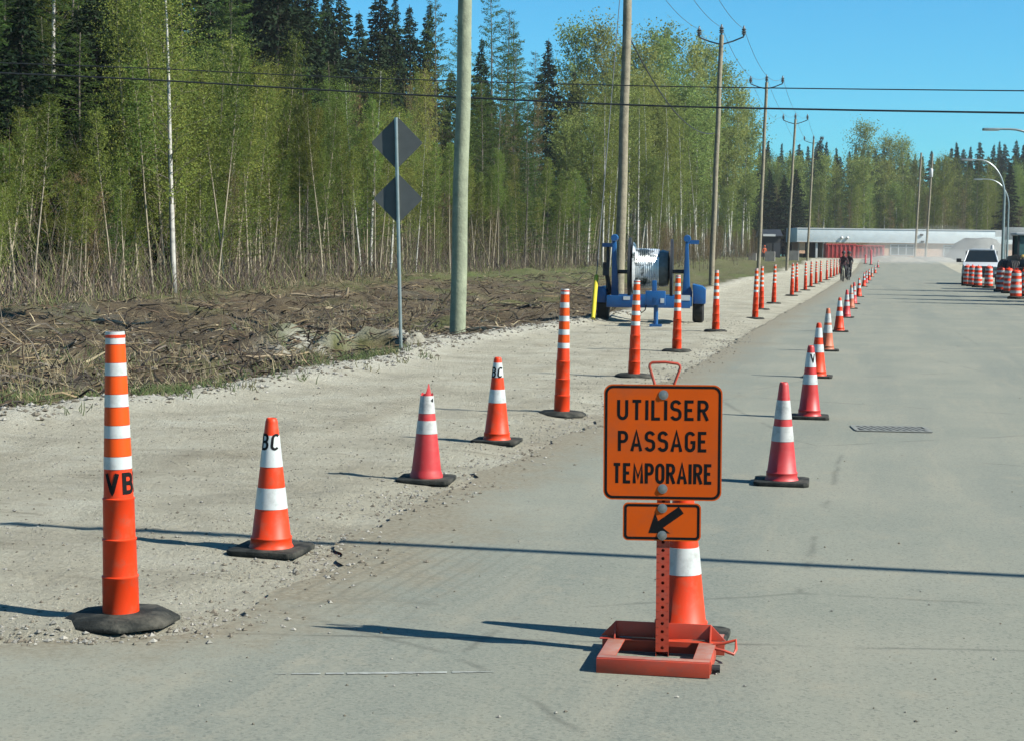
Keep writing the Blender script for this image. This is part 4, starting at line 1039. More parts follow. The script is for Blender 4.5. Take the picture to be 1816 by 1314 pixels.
for sx in (-1, 1):
    for y in (.9, 3.6):
        w = vp('wheel', TYRE, lambda b: b.lathe([(.3, -.26), (.66, -.26), (.75, -.18)] + [(.75 - .03 * (i % 2), -.18 + .36 * i / 9) for i in range(10)] + [(.66, .26), (.3, .26)], 28, axis='x'), smooth=True); w.location = (sx * 1.08, y, .75)
        vp('rim', YELM, lambda b: b.lathe([(.3, -.22), (.1, -.2), (.1, .2), (.3, .22)], 18, axis='x'), w, smooth=True)
    vp('lift_arm', SHADEYEL, lambda b: b.tube([(sx * .55, 1.2, 1.6), (sx * .6, .2, 1.35), (sx * .6, -.6, .7), (sx * .6, -.95, .45)], .13, 8), smooth=True)
    vp('headlight', LIGHTM, lambda b: b.lathe([(.04, .0), (.12, .03), (.12, .10)], 14, c=(sx * .62, .95, 1.66), axis='y'), smooth=True)
vp('bucket', DARKST, lambda b: b.prism([(-1.7, .08), (-.95, .1), (-.80, .5), (-.95, 1.15), (-1.08, 1.12), (-.98, .55), (-1.08, .24)], -1.35, 1.35, axis='x'), bevel=.01)
vp('exhaust', DARKST, lambda b: b.tube([(.4, 3.9, 1.7), (.4, 3.9, 2.5)], .06, 10), smooth=True)

# ------------------------------------------------------------------ street lamps
def lamp(px, dep, arm_py, head_px, label, bulge=.55):
    p = at_depth(px, dep); p.z = max(rise(p.y), 0); h = top_z(px, arm_py, dep) - p.z; L_ = (head_px - px) / F * dep
    t = thing('street_lamp', label, 'street lamp', p, YAW, 'curved grey street lamps')
    mb = MB(); k = h - 2.4
    mb.tube([(0, 0, 0), (0, 0, k * .5), (0, 0, k)], [.11, .095, .08], 12); mb.build('lamp_post', GALV, t, smooth=True)
    mb = MB(); pts = []
    for i in range(13):
        a = math.pi / 2 * i / 12; pts.append((L_ * .72 * (1 - math.cos(a)), 0, k + 2.3 * math.sin(a)))
    pts.append((L_ * .9, 0, h - .10)); mb.tube(pts, [.075 - .03 * i / 13 for i in range(14)], 10); mb.build('arm', GALV, t, smooth=True)
    mb = MB(); mb.box((L_ * 1.02, 0, h - .12), (.75, .3, .12)); mb.build('lamp_head', GALV, t, bevel=.04)
    return t
lamp(1773, 108, 283, 1706, 'tall curved street lamp rising behind the pickup')
lamp(1781, 150, 318, 1727, 'shorter farther street lamp behind the tall curved one')
lamp(1862, 78, 229, 1748, 'street lamp whose arm enters at the right edge against the sky')
# ------------------------------------------------------------------ people on bicycles, worker
def figure(name, label, cat, loc, rz, joints, edges, mats, pick):
    me = bpy.data.meshes.new(name); me.from_pydata([j[0] for j in joints], edges, [])
    o = bpy.data.objects.new(name, me); COL.objects.link(o)
    md = o.modifiers.new('s', 'SKIN'); md.use_smooth_shade = True
    o.modifiers.new('d', 'SUBSURF').levels = 2
    o.modifiers['d'].render_levels = 2
    for i, j in enumerate(joints): me.skin_vertices[0].data[i].radius = (j[1], j[2] if len(j) > 2 else j[1])
    me.skin_vertices[0].data[0].use_root = True
    dg = bpy.context.evaluated_depsgraph_get(); dg.update()
    m2 = bpy.data.meshes.new_from_object(o.evaluated_get(dg)); m2.name = name
    o.modifiers.clear(); o.data = m2
    for x in mats: m2.materials.append(x)
    for pl in m2.polygons: pl.material_index = pick(pl.center); pl.use_smooth = True
    o.location = loc; o.rotation_euler = (0, 0, rz); tag(o, label, cat); return o
def rider(label, loc, rz, top):
    # facing -Y, saddle 0.92, bar 1.02
    J = [((0, .18, .98), .15, .12), ((0, .10, 1.18), .15, .11), ((0, 0, 1.38), .17, .11), ((0, -.05, 1.50), .06), ((0, -.10, 1.60), .085, .09), ((0, -.11, 1.70), .085, .095), ((0, -.09, 1.76), .05),
         ((.17, -.02, 1.40), .062), ((.25, -.18, 1.20), .048), ((.24, -.42, 1.08), .038), ((.24, -.49, 1.06), .034),
         ((-.17, -.02, 1.40), .062), ((-.25, -.18, 1.20), .048), ((-.24, -.42, 1.08), .038), ((-.24, -.49, 1.06), .034),
         ((.11, .08, .90), .10), ((.13, -.22, .72), .068), ((.12, -.06, .34), .05), ((.12, -.08, .24), .045), ((.12, -.22, .22), .038),
         ((-.11, .08, .90), .10), ((-.13, -.12, .56), .068), ((-.12, .06, .20), .05), ((-.12, .04, .10), .045), ((-.12, -.10, .08), .038)]
    E = [(0, 1), (1, 2), (2, 3), (3, 4), (4, 5), (5, 6), (2, 7), (7, 8), (8, 9), (9, 10), (2, 11), (11, 12), (12, 13), (13, 14), (0, 15), (15, 16), (16, 17), (17, 18), (18, 19), (0, 20), (20, 21), (21, 22), (22, 23), (23, 24)]
    def pick(c):
        if c.z > 1.50 and c.z < 1.70: return 0
        if c.z >= 1.70: return 3
        if abs(c.x) > .2 and c.y < -.42: return 0
        if c.z > .95: return 1
        if .26 < c.z < .45 and c.y < .12 and label.startswith('left'): return 2
        return 2
    o = figure('person', label, 'cyclist', loc, rz, J, E, [SKIN, top, CLOTHD, BLACKM], pick)
    mb = MB(); mb.lathe([(.118, -.03), (.122, .02), (.108, .07), (.065, .12), (.01, .135)], 18, c=(0, -.09, 1.69)); mb.build('helmet', BLACKM, o, smooth=True)
    return o
def bicycle(label, loc, rz, m_):
    t = thing('bicycle', label, 'bicycle', loc, rz, 'bicycles being ridden')
    for y in (-.52, .52):
        mb = MB(); n = 28; mb.tube([(0, y + .33 * math.cos(2 * math.pi * k / n), .34 + .33 * math.sin(2 * math.pi * k / n)) for k in range(n + 1)], .02, 8, cap=False); w = mb.build('wheel', TYRE, t, smooth=True)
        mb = MB()
        for k in range(12): mb.tube([(0, y, .34), (0, y + .31 * math.cos(k * math.pi / 6), .34 + .31 * math.sin(k * math.pi / 6))], .003, 4)
        mb.build('spokes', GALV, w)
    mb = MB()
    for a, b in (((0, -.40, .86), (0, .0, .30)), ((0, .0, .30), (0, .20, .84)), ((0, -.38, .82), (0, .17, .78)), ((0, 0, .3), (0, .52, .34)), ((0, .18, .78), (0, .52, .34)), ((0, -.40, .94), (0, -.52, .34))): mb.tube([a, b], .018, 8)
    mb.build('frame', m_, t, smooth=True)
    mb = MB(); mb.tube([(-.29, -.42, 1.02), (-.1, -.46, .99), (0, -.42, .97), (.1, -.46, .99), (.29, -.42, 1.02)], .013, 8); mb.tube([(0, -.40, .92), (0, -.42, .97)], .015, 8); mb.build('handlebar', BLACKM, t, smooth=True)
    mb = MB(); mb.box((0, .20, .86), (.14, .26, .05)); mb.build('saddle', BLACKM, t, bevel=.02)
    mb = MB(); mb.tube([(.12, -.17, .2), (.05, -.17, .2), (.05, 0, .3), (-.05, 0, .3), (-.05, .06, .06), (-.12, .06, .06)], .012, 6); mb.build('crank', GALV, t, smooth=True)
q1_ = gp(1495, 500); q2_ = gp(1505, 498); bl = mat('pale_green_paint', (.45, .60, .30), .4)
bicycle('bicycle with a pale frame under the left cyclist', q1_, rad(3), bl); rider('left cyclist in a dark maroon top riding towards the camera', q1_, rad(3), CLOTHR)
bicycle('dark bicycle under the right cyclist', q2_, rad(-4), DARKST); rider('right cyclist all in black riding towards the camera', q2_, rad(-4), CLOTHD)
def stander(label, loc, rz, s=1):
    J = [((0, 0, .95), .15, .11), ((0, 0, 1.15), .14, .10), ((0, 0, 1.38), .17, .11), ((0, 0, 1.50), .06), ((0, -.02, 1.60), .085, .09), ((0, -.02, 1.70), .08, .09), ((0, -.01, 1.75), .05),
         ((.20, 0, 1.40), .06), ((.26, .0, 1.12), .048), ((.25, -.10, .90), .036), ((.25, -.13, .82), .032), ((-.20, 0, 1.40), .06), ((-.27, .02, 1.14), .048), ((-.24, -.16, .98), .036), ((-.22, -.22, .94), .032),
         ((.10, 0, .86), .09), ((.11, -.02, .48), .065), ((.12, .02, .10), .048), ((.12, -.12, .05), .042), ((-.10, 0, .86), .09), ((-.12, -.02, .48), .065), ((-.13, .02, .10), .048), ((-.13, -.12, .05), .042)]
    E = [(0, 1), (1, 2), (2, 3), (3, 4), (4, 5), (5, 6), (2, 7), (7, 8), (8, 9), (9, 10), (2, 11), (11, 12), (12, 13), (13, 14), (0, 15), (15, 16), (16, 17), (17, 18), (0, 19), (19, 20), (20, 21), (21, 22)]
    o = figure('person', label, 'person', loc, rz, J, E, [SKIN, CLOTHO, CLOTHD], lambda c: 0 if (1.5 < c.z < 1.69 or (abs(c.x) > .2 and c.z < .93 and c.z > .75)) else (1 if c.z > .86 else 2))
    mb = MB(); mb.lathe([(.13, 0), (.11, .01), (.105, .06), (.06, .12), (.01, .13)], 18, c=(0, -.01, 1.70)); mb.build('hard_hat', CLOTHO, o, smooth=True)
stander('worker in an orange hi-vis jacket standing far off under the dark trees', at_depth(1352, 205), rad(20))

# ------------------------------------------------------------------ building
dB = 262; bl0 = at_depth(1413, dB); br0 = at_depth(1850, dB)
BW = (br0 - bl0).length; B_ = thing('school_building', 'long low tan brick building with a deep pale fascia, behind the dust', 'building', bl0, math.atan2(br0.y - bl0.y, br0.x - bl0.x))
sB = F / dB
def bx(px): return (px - 1413) / sB
zb = lambda py, px=1600: top_z(px, py, dB) - bl0.z
zf0, zf1 = zb(432), zb(407)
def bp2(name, m_, fn, par=None, **k):
    mb = MB(); fn(mb); return mb.build(name, m_, par if par is not None else B_, **k)
wl = bp2('wall', BRICK, lambda b: (b.box(((bx(1462) + BW) / 2, 5, zf0 / 2 - .1), (BW - bx(1462), 10, zf0 + .2)), b.box((bx(1419), 1.0, zf0 * .5 + .35), (bx(1424) - bx(1414), 1.6, zf0 - .7)), b.box((bx(1440), 7.6, zf0 / 2), (bx(1464) - bx(1414), .3, zf0))))
bp2('roof', FASCIA, lambda b: (b.box((BW / 2 - .1, 4.95, (zf0 + zf1) / 2), (BW + .6, 10.5, zf1 - zf0)),), bevel=.03)
bp2('roof_trim', TRIM, lambda b: (b.box((BW / 2 - .1, -.33, zf1 - .08), (BW + .7, .08, .14)), b.box((BW / 2 - .1, -.33, zf0 + .05), (BW + .7, .06, .10))))
for px in (1444, 1457): bp2('column', TRIM, lambda b: b.box((bx(px), .2, zf0 / 2), (.32, .32, zf0)), bevel=.02)
for a, c, n in ((1575, 1616, 3), (1669, 1700, 2), (1720, 1752, 2)):
    w_ = bx(c) - bx(a); xm = (bx(a) + bx(c)) / 2; z0, z1 = zb(453), zb(434)
    f_ = bp2('window', TRIM, lambda b: [b.box((bx(a) + w_ * i / n, -.03, (z0 + z1) / 2), (.14, .10, z1 - z0)) for i in range(n + 1)] + [b.box((xm, -.025, z), (w_, .09, .12)) for z in (z0, z1 - .05, z1 - .45)])
    bp2('pane', WINGLASS, lambda b: b.box((xm, -.012, (z0 + z1) / 2), (w_ - .05, .04, z1 - z0 - .05)), f_)
bp2('entrance', DARKWOOD, lambda b: b.box((bx(1450), 7.3, zf0 / 2 - .05), (bx(1462) - bx(1430), .2, zf0 - .1)))
for px in (1487, 1497):
    bp2('floodlight', TRIM, lambda b: (b.lathe([(.02, 0), (.24, .18), (.26, .3), (.2, .32)], 14, c=(bx(px), -.72, zb(424)), axis='y'), b.box((bx(px), -.45, zb(426)), (.08, .3, .08))), smooth=True)
bp2('roof_vent', DARKST, lambda b: (b.prism([(bx(1484), zf1 - .15), (bx(1492), zf1 - .02), (bx(1492), zf1 + .35), (bx(1489), zf1 + .3)], -.1, .5),))
for px in (1628, 1630): bp2('fascia_lamp', DARKST, lambda b: b.box((bx(px), -.43, zb(417 if px == 1628 else 429)), (.5, .2, .28)), bevel=.05)

# red containers in front of it, heaps, markers, blocks, shed
for (a, c, lb) in ((1461, 1513, 'red steel container before the building, left one beside the cyclists'), (1514, 1564, 'red steel container before the building, right one')):
    p = at_depth((a + c) / 2, 222); w_ = (c - a) / F * 222; z1 = top_z(1500, 433 if a < 1500 else 435, 222) - p.z
    t = thing('container', lb, 'container', p, YAW * .9, 'red containers before the building')
    mb = MB(); mb.box((0, 1.2, z1 / 2 + .08), (w_, 2.4, z1 - .16)); mb.build('box_body', REDST, t, bevel=.04)
    for i in range(7):
        mb = MB(); mb.box((-w_ / 2 + w_ * (i + .5) / 7, -.05, z1 / 2), (.12, .09, z1 - .25)); mb.build('rib', REDST, t)
    mb = MB(); mb.box((0, -.04, z1 - .08), (w_ + .06, .14, .16)); mb.build('top_rail', REDST, t)
def heap(px, dep, w_, h, label, m_, d=None):
    p = at_depth(px, dep); p.z -= .1; mb = MB(); n, k = 28, 8; vs = []; fs = []
    for i in range(k + 1):
        r = 1 - i / k
        for j in range(n):
            a = 2 * math.pi * j / n; q = (math.cos(a) * r, math.sin(a) * r)
            e = noise.noise((q[0] * 2.3 + px, q[1] * 2.3, i * .35)) * .3
            vs.append((q[0] * w_ / 2 * (1 + e * .4), q[1] * (d or w_) / 2, h * min(1 + .12 * noise.noise((q[0] * 3 + px, q[1] * 3, 2)), (1 - r ** 1.5) * (1.35 + e)) if i < k else h * .98))
    for i in range(k):
        for j in range(n): fs.append((i * n + j, i * n + (j + 1) % n, (i + 1) * n + (j + 1) % n, (i + 1) * n + j))
    mb.add(vs, fs); o = mb.build('gravel_heap', m_, smooth=True, loc=p); tag(o, label, 'gravel heap', 'heaps of gravel before the building')
HEAPM = mat('heap_gravel', (.36, .34, .28), .95, .25, 1.5, bump=.8, bscale=6); HEAPG = mat('heap_grey_gravel', (.20, .205, .185), .95, .2, 1.5, bump=.8, bscale=6)
heap(1580, 205, 9, .75, 'low pale gravel heap in the dust right of the cone row', HEAPM, 5)
heap(1645, 215, 8, .6, 'low pale gravel heap before the two bare poles', HEAPM, 5)
heap(1728, 230, 9.5, 3.1, 'tall grey gravel heap rising behind the white pickup', HEAPG, 7)
for px, dep, h, lb in ((1541, 185, 1.6, 'pink orange marker stake before the red containers'), (1531, 190, 1.0, 'short orange marker stake at the far end of the cone row')):
    p = at_depth(px, dep); mb = MB(); mb.tube([(0, 0, 0), (0, 0, h)], .10, 8); mb.tube([(0, 0, h), (0, 0, h + .05)], [.1, .03], 8)
    t = thing('marker_stake', lb, 'marker stake', p); mb.build('stake', PINK, t, smooth=True)
    mb = MB(); mb.lathe([(.22, 0), (.22, .05), (.1, .07)], 14); mb.build('foot', RUBBER, t)
for px, dep, s, lb in ((1362, 200, 1.15, 'grey concrete block beside the far worker'), (1404, 205, 1.2, 'pale concrete block left of the building'), (1331, 202, .9, 'small concrete block left of the far worker')):
    p = at_depth(px, dep); mb = MB(); mb.prism([(-s / 2, 0), (s / 2, 0), (s / 2, s * .95), (s * .45, s), (-s * .45, s), (-s / 2, s * .95)], -.5, .5); mb.tube([(0, 0, s), (0, 0, s + .08), (.1, 0, s + .08), (.1, 0, s)], .02, 6)
    tag(mb.build('concrete_block', CONC, loc=p), lb, 'concrete block')
p = at_depth(1366, 235); t = thing('shed', 'dark shed with a white eave under the trees left of the building', 'shed', p, YAW)
mb = MB(); mb.box((-.2, 2, 1.5), (2.6, 4, 3.0)); mb.build('wall', DARKWOOD, t)
mb = MB(); mb.prism([(-.4, 3.0), (4.4, 3.0), (4.4, 3.1), (2, 4.0), (-.4, 3.1)], -1.75, 1.35, axis='x'); mb.build('roof', DARKST, t)
ez = top_z(1360, 417, 235) - p.z
mb = MB(); mb.box((-.55, -.46, 3.15), (1.7, .10, .30)); mb.build('eave_board', TRIM, t)
mb = MB(); mb.box((.6, -.03, 1.05), (.95, .08, 2.1)); mb.build('door', DARKST, t)
# grey information panel on posts
p = at_depth(1792, 165); t = thing('panel_sign', 'plain grey panel on two legs behind the curved street lamp', 'sign', p, YAW)
z0, z1 = top_z(1792, 426, 165) - p.z, top_z(1792, 404, 165) - p.z
mb = MB(); mb.box((0, 0, (z0 + z1) / 2), (2.0, .06, z1 - z0)); mb.build('board', mat('grey_panel', (.32, .35, .35), .6), t, bevel=.01)
for sx in (-.8, .8):
    mb = MB(); mb.box((sx, .07, z1 / 2), (.1, .08, z1)); mb.build('leg', GALV, t)
mb = MB(); mb.box((-1.45, 0, (z0 + z1) / 2 - .05), (.7, .06, .55)); mb.build('side_board', TRIM, t)
# storm drain grate in the asphalt
p = G(1580, 762); t = thing('drain_grate', 'cast iron drain grate set in the asphalt right of the cones', 'drain grate', (p.x, p.y, .005), YAW * .6)
wG, dG = .56, .40
mb = MB(); mb.box((0, 0, .0022), (wG + .1, dG + .1, .004)); mb.build('pit', DRAIN_SHADE, t)  # flat dark plate, its colour stands in for the shade below the bars
mb = MB()
for i in range(10): mb.box((-wG / 2 + wG * i / 9, 0, .0065), (.034, dG - .04, .005), rot=Matrix.Rotation(.25, 3, 'Z'))
mb.build('bars', IRON, t)
mb = MB(); mb.box((0, -dG / 2 - .02, .0065), (wG + .12, .05, .006)); mb.box((0, dG / 2 + .02, .0065), (wG + .12, .05, .006)); mb.box((-wG / 2 - .05, 0, .0065), (.04, dG - .012, .006)); mb.box((wG / 2 + .05, 0, .0065), (.04, dG - .012, .006)); mb.build('rim', IRON, t)

# ------------------------------------------------------------------ trees
LB = leafmat('birch_leaves', (.158, .215, .044), (.320, .388, .096), .45, .42)
LL = leafmat('larch_needles', (.075, .135, .036), (.175, .255, .064), .45, .42)
LS = leafmat('spruce_needles', (.018, .036, .022), (.048, .080, .040), .15, .4)
LA = leafmat('aspen_leaves', (.225, .300, .075), (.400, .480, .150), .45)
LO = leafmat('olive_twigs', (.190, .135, .075), (.270, .205, .095), .2)
BKB = mat('birch_bark', (.44, .38, .26), .8, .2, 3, dirt=(.13, .105, .07), dscale=4, damt=.75)
BKW = mat('white_birch_bark', (.66, .64, .56), .7, .1, 3, dirt=(.06, .055, .05), dscale=3, damt=.85)
BKG = mat('grey_bark', (.17, .145, .11), .9, .25, 5)
BKS = mat('spruce_bark', (.06, .048, .038), .9, .25, 5)
def leaf_mesh(name, C, U, Vv, tint, mats):
    n = len(C); V = np.empty((n, 4, 3), np.float32)
    V[:, 0] = C - U - Vv; V[:, 1] = C + U - Vv; V[:, 2] = C + U + Vv; V[:, 3] = C - U + Vv
    me = bpy.data.meshes.new(name); me.vertices.add(4 * n); me.vertices.foreach_set('co', V.ravel())
    me.loops.add(4 * n); me.loops.foreach_set('vertex_index', np.arange(4 * n, dtype=np.int32))
    me.polygons.add(n); me.polygons.foreach_set('loop_start', np.arange(0, 4 * n, 4, dtype=np.int32)); me.polygons.foreach_set('loop_total', np.full(n, 4, np.int32))
    a = me.attributes.new('tint', 'FLOAT', 'FACE'); a.data.foreach_set('value', np.clip(tint, 0, 1).astype(np.float32))
    for x in mats: me.materials.append(x)
    me.update(calc_edges=True); me.validate()
    return me
def unit(a): return a / np.maximum(1e-6, np.linalg.norm(a, axis=1, keepdims=True))
SPEC = {
 # h, trunk radius, crown start, branches, length fn, pitch(deg), leaves per branch, leaf size(u,v), spread, twig n
 'birch':  dict(h=11, r=.065, cs=.16, nb=74, ln=lambda t: 1.7 * (1 - t) ** .6 * (.55 + .45 * min(1, (t - .2) / .25)) + .25, pitch=(30, 62), lp=185, ls=(.029, .018), sp=.38, bark=BKB, leaf=LB, droop=.0),
 'whitebirch': dict(h=16, r=.10, cs=.24, nb=72, ln=lambda t: 2.0 * (1 - t) ** .6 + .3, pitch=(25, 60), lp=150, ls=(.032, .020), sp=.40, bark=BKW, leaf=LB, droop=.15),
 'larch':  dict(h=13, r=.10, cs=.16, nb=110, ln=lambda t: 2.3 * (1 - t) ** .75 + .2, pitch=(5, 30), lp=110, ls=(.050, .013), sp=.20, bark=BKG, leaf=LL, droop=.10),
 'spruce': dict(h=17, r=.16, cs=.08, nb=210, ln=lambda t: 3.3 * (1 - t) ** .85 + .08, pitch=(-14, 10), lp=50, ls=(.15, .045), sp=.20, bark=BKS, leaf=LS, droop=.30),
 'aspen':  dict(h=19, r=.15, cs=.36, nb=84, ln=lambda t: 2.6 * math.sin(math.pi * min(1, max(.06, (t - .36) / .70))) ** .7 + .3, pitch=(25, 65), lp=95, ls=(.070, .050), sp=.52, bark=BKW, leaf=LA, droop=.05),
 'sapling': dict(h=9, r=.042, cs=.50, nb=44, ln=lambda t: 1.15 * (1 - t) ** .5 + .2, pitch=(40, 70), lp=120, ls=(.028, .016), sp=.28, bark=BKB, leaf=LB, droop=0),
 'alder':  dict(h=8, r=.05, cs=.15, nb=60, ln=lambda t: 1.5 * (1 - t) ** .5 + .2, pitch=(45, 72), lp=44, ls=(.085, .007), sp=.30, bark=BKG, leaf=LO, droop=0),
}
def proto(kind_, seed, single=False):
    s = SPEC[kind_]; r = random.Random(seed); rn = np.random.RandomState(seed); h = s['h']
    mb = MB(); n = 12; bx_, by_ = r.uniform(-.35, .35), r.uniform(-.35, .35); ph = r.uniform(0, 6)
    def axis(t): return Vector((bx_ * t * t + .10 * math.sin(t * 5 + ph) * t, by_ * t * t + .10 * math.cos(t * 4 + ph) * t, h * t))
    mb.tube([axis(i / n) - Vector((0, 0, .25 if i == 0 else 0)) for i in range(n + 1)], [s['r'] * (1.15 if i == 0 else 1 - .88 * i / n) for i in range(n + 1)], 7)
    C = []; U = []; W = []; T = []
    ga = r.uniform(0, 6)
    for b in range(s['nb']):
        t = s['cs'] + (1 - s['cs']) * ((b + r.random()) / s['nb']) ** .9; t = min(.985, t)
        L_ = s['ln'](t) * r.uniform(.55, 1.2); ga += 2.4 + r.uniform(-.5, .5); e = rad(r.uniform(*s['pitch']))
        d = Vector((math.cos(ga) * math.cos(e), math.sin(ga) * math.cos(e), math.sin(e))); p0 = axis(t)
        pts = [p0, p0 + d * L_ * .5 + Vector((0, 0, -s['droop'] * L_ * .12)), p0 + d * L_ + Vector((0, 0, -s['droop'] * L_ * .5 + .06 * L_))]
        rb = max(.006, s['r'] * (1 - t) * .32); mb.tube(pts, [rb, rb * .6, rb * .25], 3, mi=1, cap=False)
        m_ = max(6, int(s['lp'] * (.35 + .65 * L_ / (s['ln'](.45) + .3))))
        u = rn.rand(m_) ** .75; u = .12 + .95 * u if kind_ in ('spruce', 'larch') else .25 + .85 * u
        P0, P1, P2 = (np.array(q) for q in pts)
        c = ((1 - u)[:, None] ** 2) * P0 + (2 * u * (1 - u))[:, None] * P1 + (u ** 2)[:, None] * P2
        if kind_ in ('birch', 'whitebirch', 'aspen', 'alder'):
            k = rn.randint(0, 7, m_); offs = rn.normal(0, s['sp'] * 1.05, (7, 3)) * (1 if kind_ != 'alder' else .8); jit = rn.normal(0, s['sp'] * .30, (m_, 3))
            u = np.clip(rn.choice([.35, .5, .62, .75, .88, 1.0], m_) + rn.normal(0, .045, m_), .2, 1.1); c = ((1 - u)[:, None] ** 2) * P0 + (2 * u * (1 - u))[:, None] * P1 + (u ** 2)[:, None] * P2
            c = c + offs[k] * u[:, None] + jit * (.4 + .6 * u[:, None]); base_t = rn.rand(7)[k] * .7
        else:
            side = np.cross(np.array(d), [0, 0, 1.]); side /= max(1e-6, np.linalg.norm(side))
            c = c + side * rn.normal(0, s['sp'] * 1.15 * min(1, L_ / 1.2), (m_, 1)) + np.array([0, 0, -1.]) * np.abs(rn.normal(0, s['sp'] * .55, (m_, 1))) * (1 if kind_ == 'spruce' else .3) + rn.normal(0, .04, (m_, 3)); base_t = np.full(m_, rn.rand() * .5)
        if kind_ in ('spruce', 'larch'):
            uu = np.array(d) * .9 + rn.normal(0, .45, (m_, 3)); uu[:, 2] -= .25 if kind_ == 'spruce' else 0
        elif kind_ == 'alder':
            uu = np.array(d) * .5 + rn.normal(0, .55, (m_, 3)) + [0, 0, .6]
        else: uu = rn.normal(0, 1, (m_, 3))
        uu = unit(uu); vv = unit(np.cross(uu, rn.normal(0, 1, (m_, 3)))); sz = rn.uniform(.6, 1.25, (m_, 1)) * (min(1, .3 + L_ / 1.0) if kind_ in ('spruce', 'larch') else 1)
        C.append(c); U.append(uu * s['ls'][0] * sz); W.append(vv * s['ls'][1] * sz); T.append(base_t + rn.rand(m_) * .5)
    me = leaf_mesh('crown', np.concatenate(C), np.concatenate(U), np.concatenate(W), np.concatenate(T), [s['leaf']])
    tm = bpy.data.meshes.new('trunk'); tm.from_pydata(mb.v, [], mb.f); tm.materials.append(s['bark']); tm.materials.append(BKG if s['bark'] is BKW else s['bark']); tm.polygons.foreach_set('material_index', mb.m); tm.polygons.foreach_set('use_smooth', [True] * len(tm.polygons))
    return kind_, h, tm, me
PR = {k: [proto(k, 100 * i + 17 + j * 7) for j in range(3)] for i, k in enumerate(SPEC)}
NM = {'birch': 'birch_tree', 'whitebirch': 'white_birch_tree', 'larch': 'larch_tree', 'sapling': 'birch_sapling', 'spruce': 'spruce_tree', 'aspen': 'aspen_tree', 'alder': 'bare_alder'}
def plant(kind_, p, h, label, group=None, lean=.03):
    k, h0, tm, cm = R.choice(PR[kind_]); s = h / h0
    o = thing(NM[kind_], label, 'tree', (p.x, p.y, p.z - .05), R.uniform(0, 6.28), group)
    o.rotation_euler = (R.gauss(0, lean), R.gauss(0, lean), R.uniform(0, 6.28)); q = min(1.25, max(.75, 1 / math.sqrt(s)))
    q *= R.uniform(.8, 1.3); o.scale = (s * q, s * q, s)
    for n, me in (('trunk', tm), ('crown', cm)):
        c = bpy.data.objects.new(n, me); COL.objects.link(c); c.parent = o
    return o
DESC = {'sapling': 'thin pale-stemmed sapling with small leafy top', 'birch': 'slender young birch with thin yellow-green leaves', 'whitebirch': 'white-barked birch with thin leaves', 'larch': 'feathery green larch', 'spruce': 'dark green spruce', 'aspen': 'pale green aspen with white trunk', 'alder': 'bare twiggy brown alder'}
def zone(px):
    for lim, s in ((270, 'above the big foreground post, at the left'), (620, 'between the tall white trunk and the diamond signs'), (790, 'behind the diamond signs'), (1050, 'between the thick green pole and the reel trailer'), (1250, 'behind the reel trailer'), (1420, 'right of the reel trailer')):
        if px < lim: return s
    return 'on the far side behind the building'
def forest(kind_, px, off, top=None, h=None, lean=.03, label=None):
    p, t = forest_pt(px, off)
    if h is None: h = top_z(px, top, t) - p.z
    h = max(h, 2.5)
    z = zone(px); lb = label or '%s %s' % (DESC[kind_], z)
    if len(lb.split()) > 16: lb = '%s %s' % (DESC[kind_], z)
    return plant(kind_, p, h, lb, None if label else '%s %s' % (kind_ if kind_ != 'whitebirch' else 'white birch', z), lean)
# skyline trees that can be told apart by where their tops stand
forest('whitebirch', 307, -.8, top=-120, lean=.005, label='tall white-trunked birch rising out of the picture at the upper left')
forest('whitebirch', 93, 6.0, top=-260, lean=.005, label='pale thick trunk at the top left corner among dark conifers')
for px, tp, off in ((20, -160, 9), (65, -90, 12), (140, -140, 10), (190, -40, 8), (235, 30, 7), (440, -120, 14), (480, -45, 16), (520, -35, 14), (548, 10, 18), (570, -5, 15), (600, -12, 15), (635, 25, 14), (660, -25, 17), (690, -8, 15), (722, 12, 16), (748, 8, 14), (500, 40, 12), (585, 60, 13), (700, 70, 13), (660, 60, 12), (960, 72, 10), (1012, 128, 7), (350, -60, 16), (390, -90, 15), (290, -90, 16), (845, 70, 9), (1340, 255, 18), (1352, 250, 24)):
    forest('spruce', px, off, top=tp, lean=.01)
for i in range(30):
    px = -60 + 640 * (i + R.random()) / 30; forest(R.choice(['spruce', 'spruce', 'larch']), px, R.uniform(7, 20), top=R.uniform(-190, -70) + (60 if px > 500 else 0), lean=.01)
for px, tp, off in ((775, -12, 12), (865, -15, 12), (892, 22, 11), (918, 40, 10), (940, 95, 9), (400, -70, 10), (430, -30, 9), (800, 30, 10), (905, 90, 6), (880, 120, 5), (925, 150, 5), (850, 150, 6), (250, -30, 8), (160, 40, 6), (575, 110, 5), (450, 110, 5)):
    forest('larch', px, off, top=tp, lean=.015)
for px, tp, off in ((1002, 66, 12), (1068, 62, 8), (1092, 95, 9), (1128, 98, 7), (1160, 84, 6), (1188, 66, 5), (1214, 92, 5), (1240, 98, 4), (1266, 128, 3), (1290, 162, 2), (1312, 200, 1.5), (1326, 232, 1), (1145, 150, 3), (1200, 160, 2), (1230, 190, 2), (1262, 215, 1), (1290, 240, 1), (1180, 180, 3), (1110, 170, 4)):
    forest('aspen', px, off, top=tp, lean=.02)
def pick(px, row):
    if px < 620: w = (48, 34, 18, 0)
    elif px < 800: w = (26, 22, 52, 0)
    elif px < 1040: w = (22, 50, 28, 0)
    else: w = (40, 10, 30, 20)
    return R.choices(('birch', 'larch', 'alder', 'aspen'), w)[0]
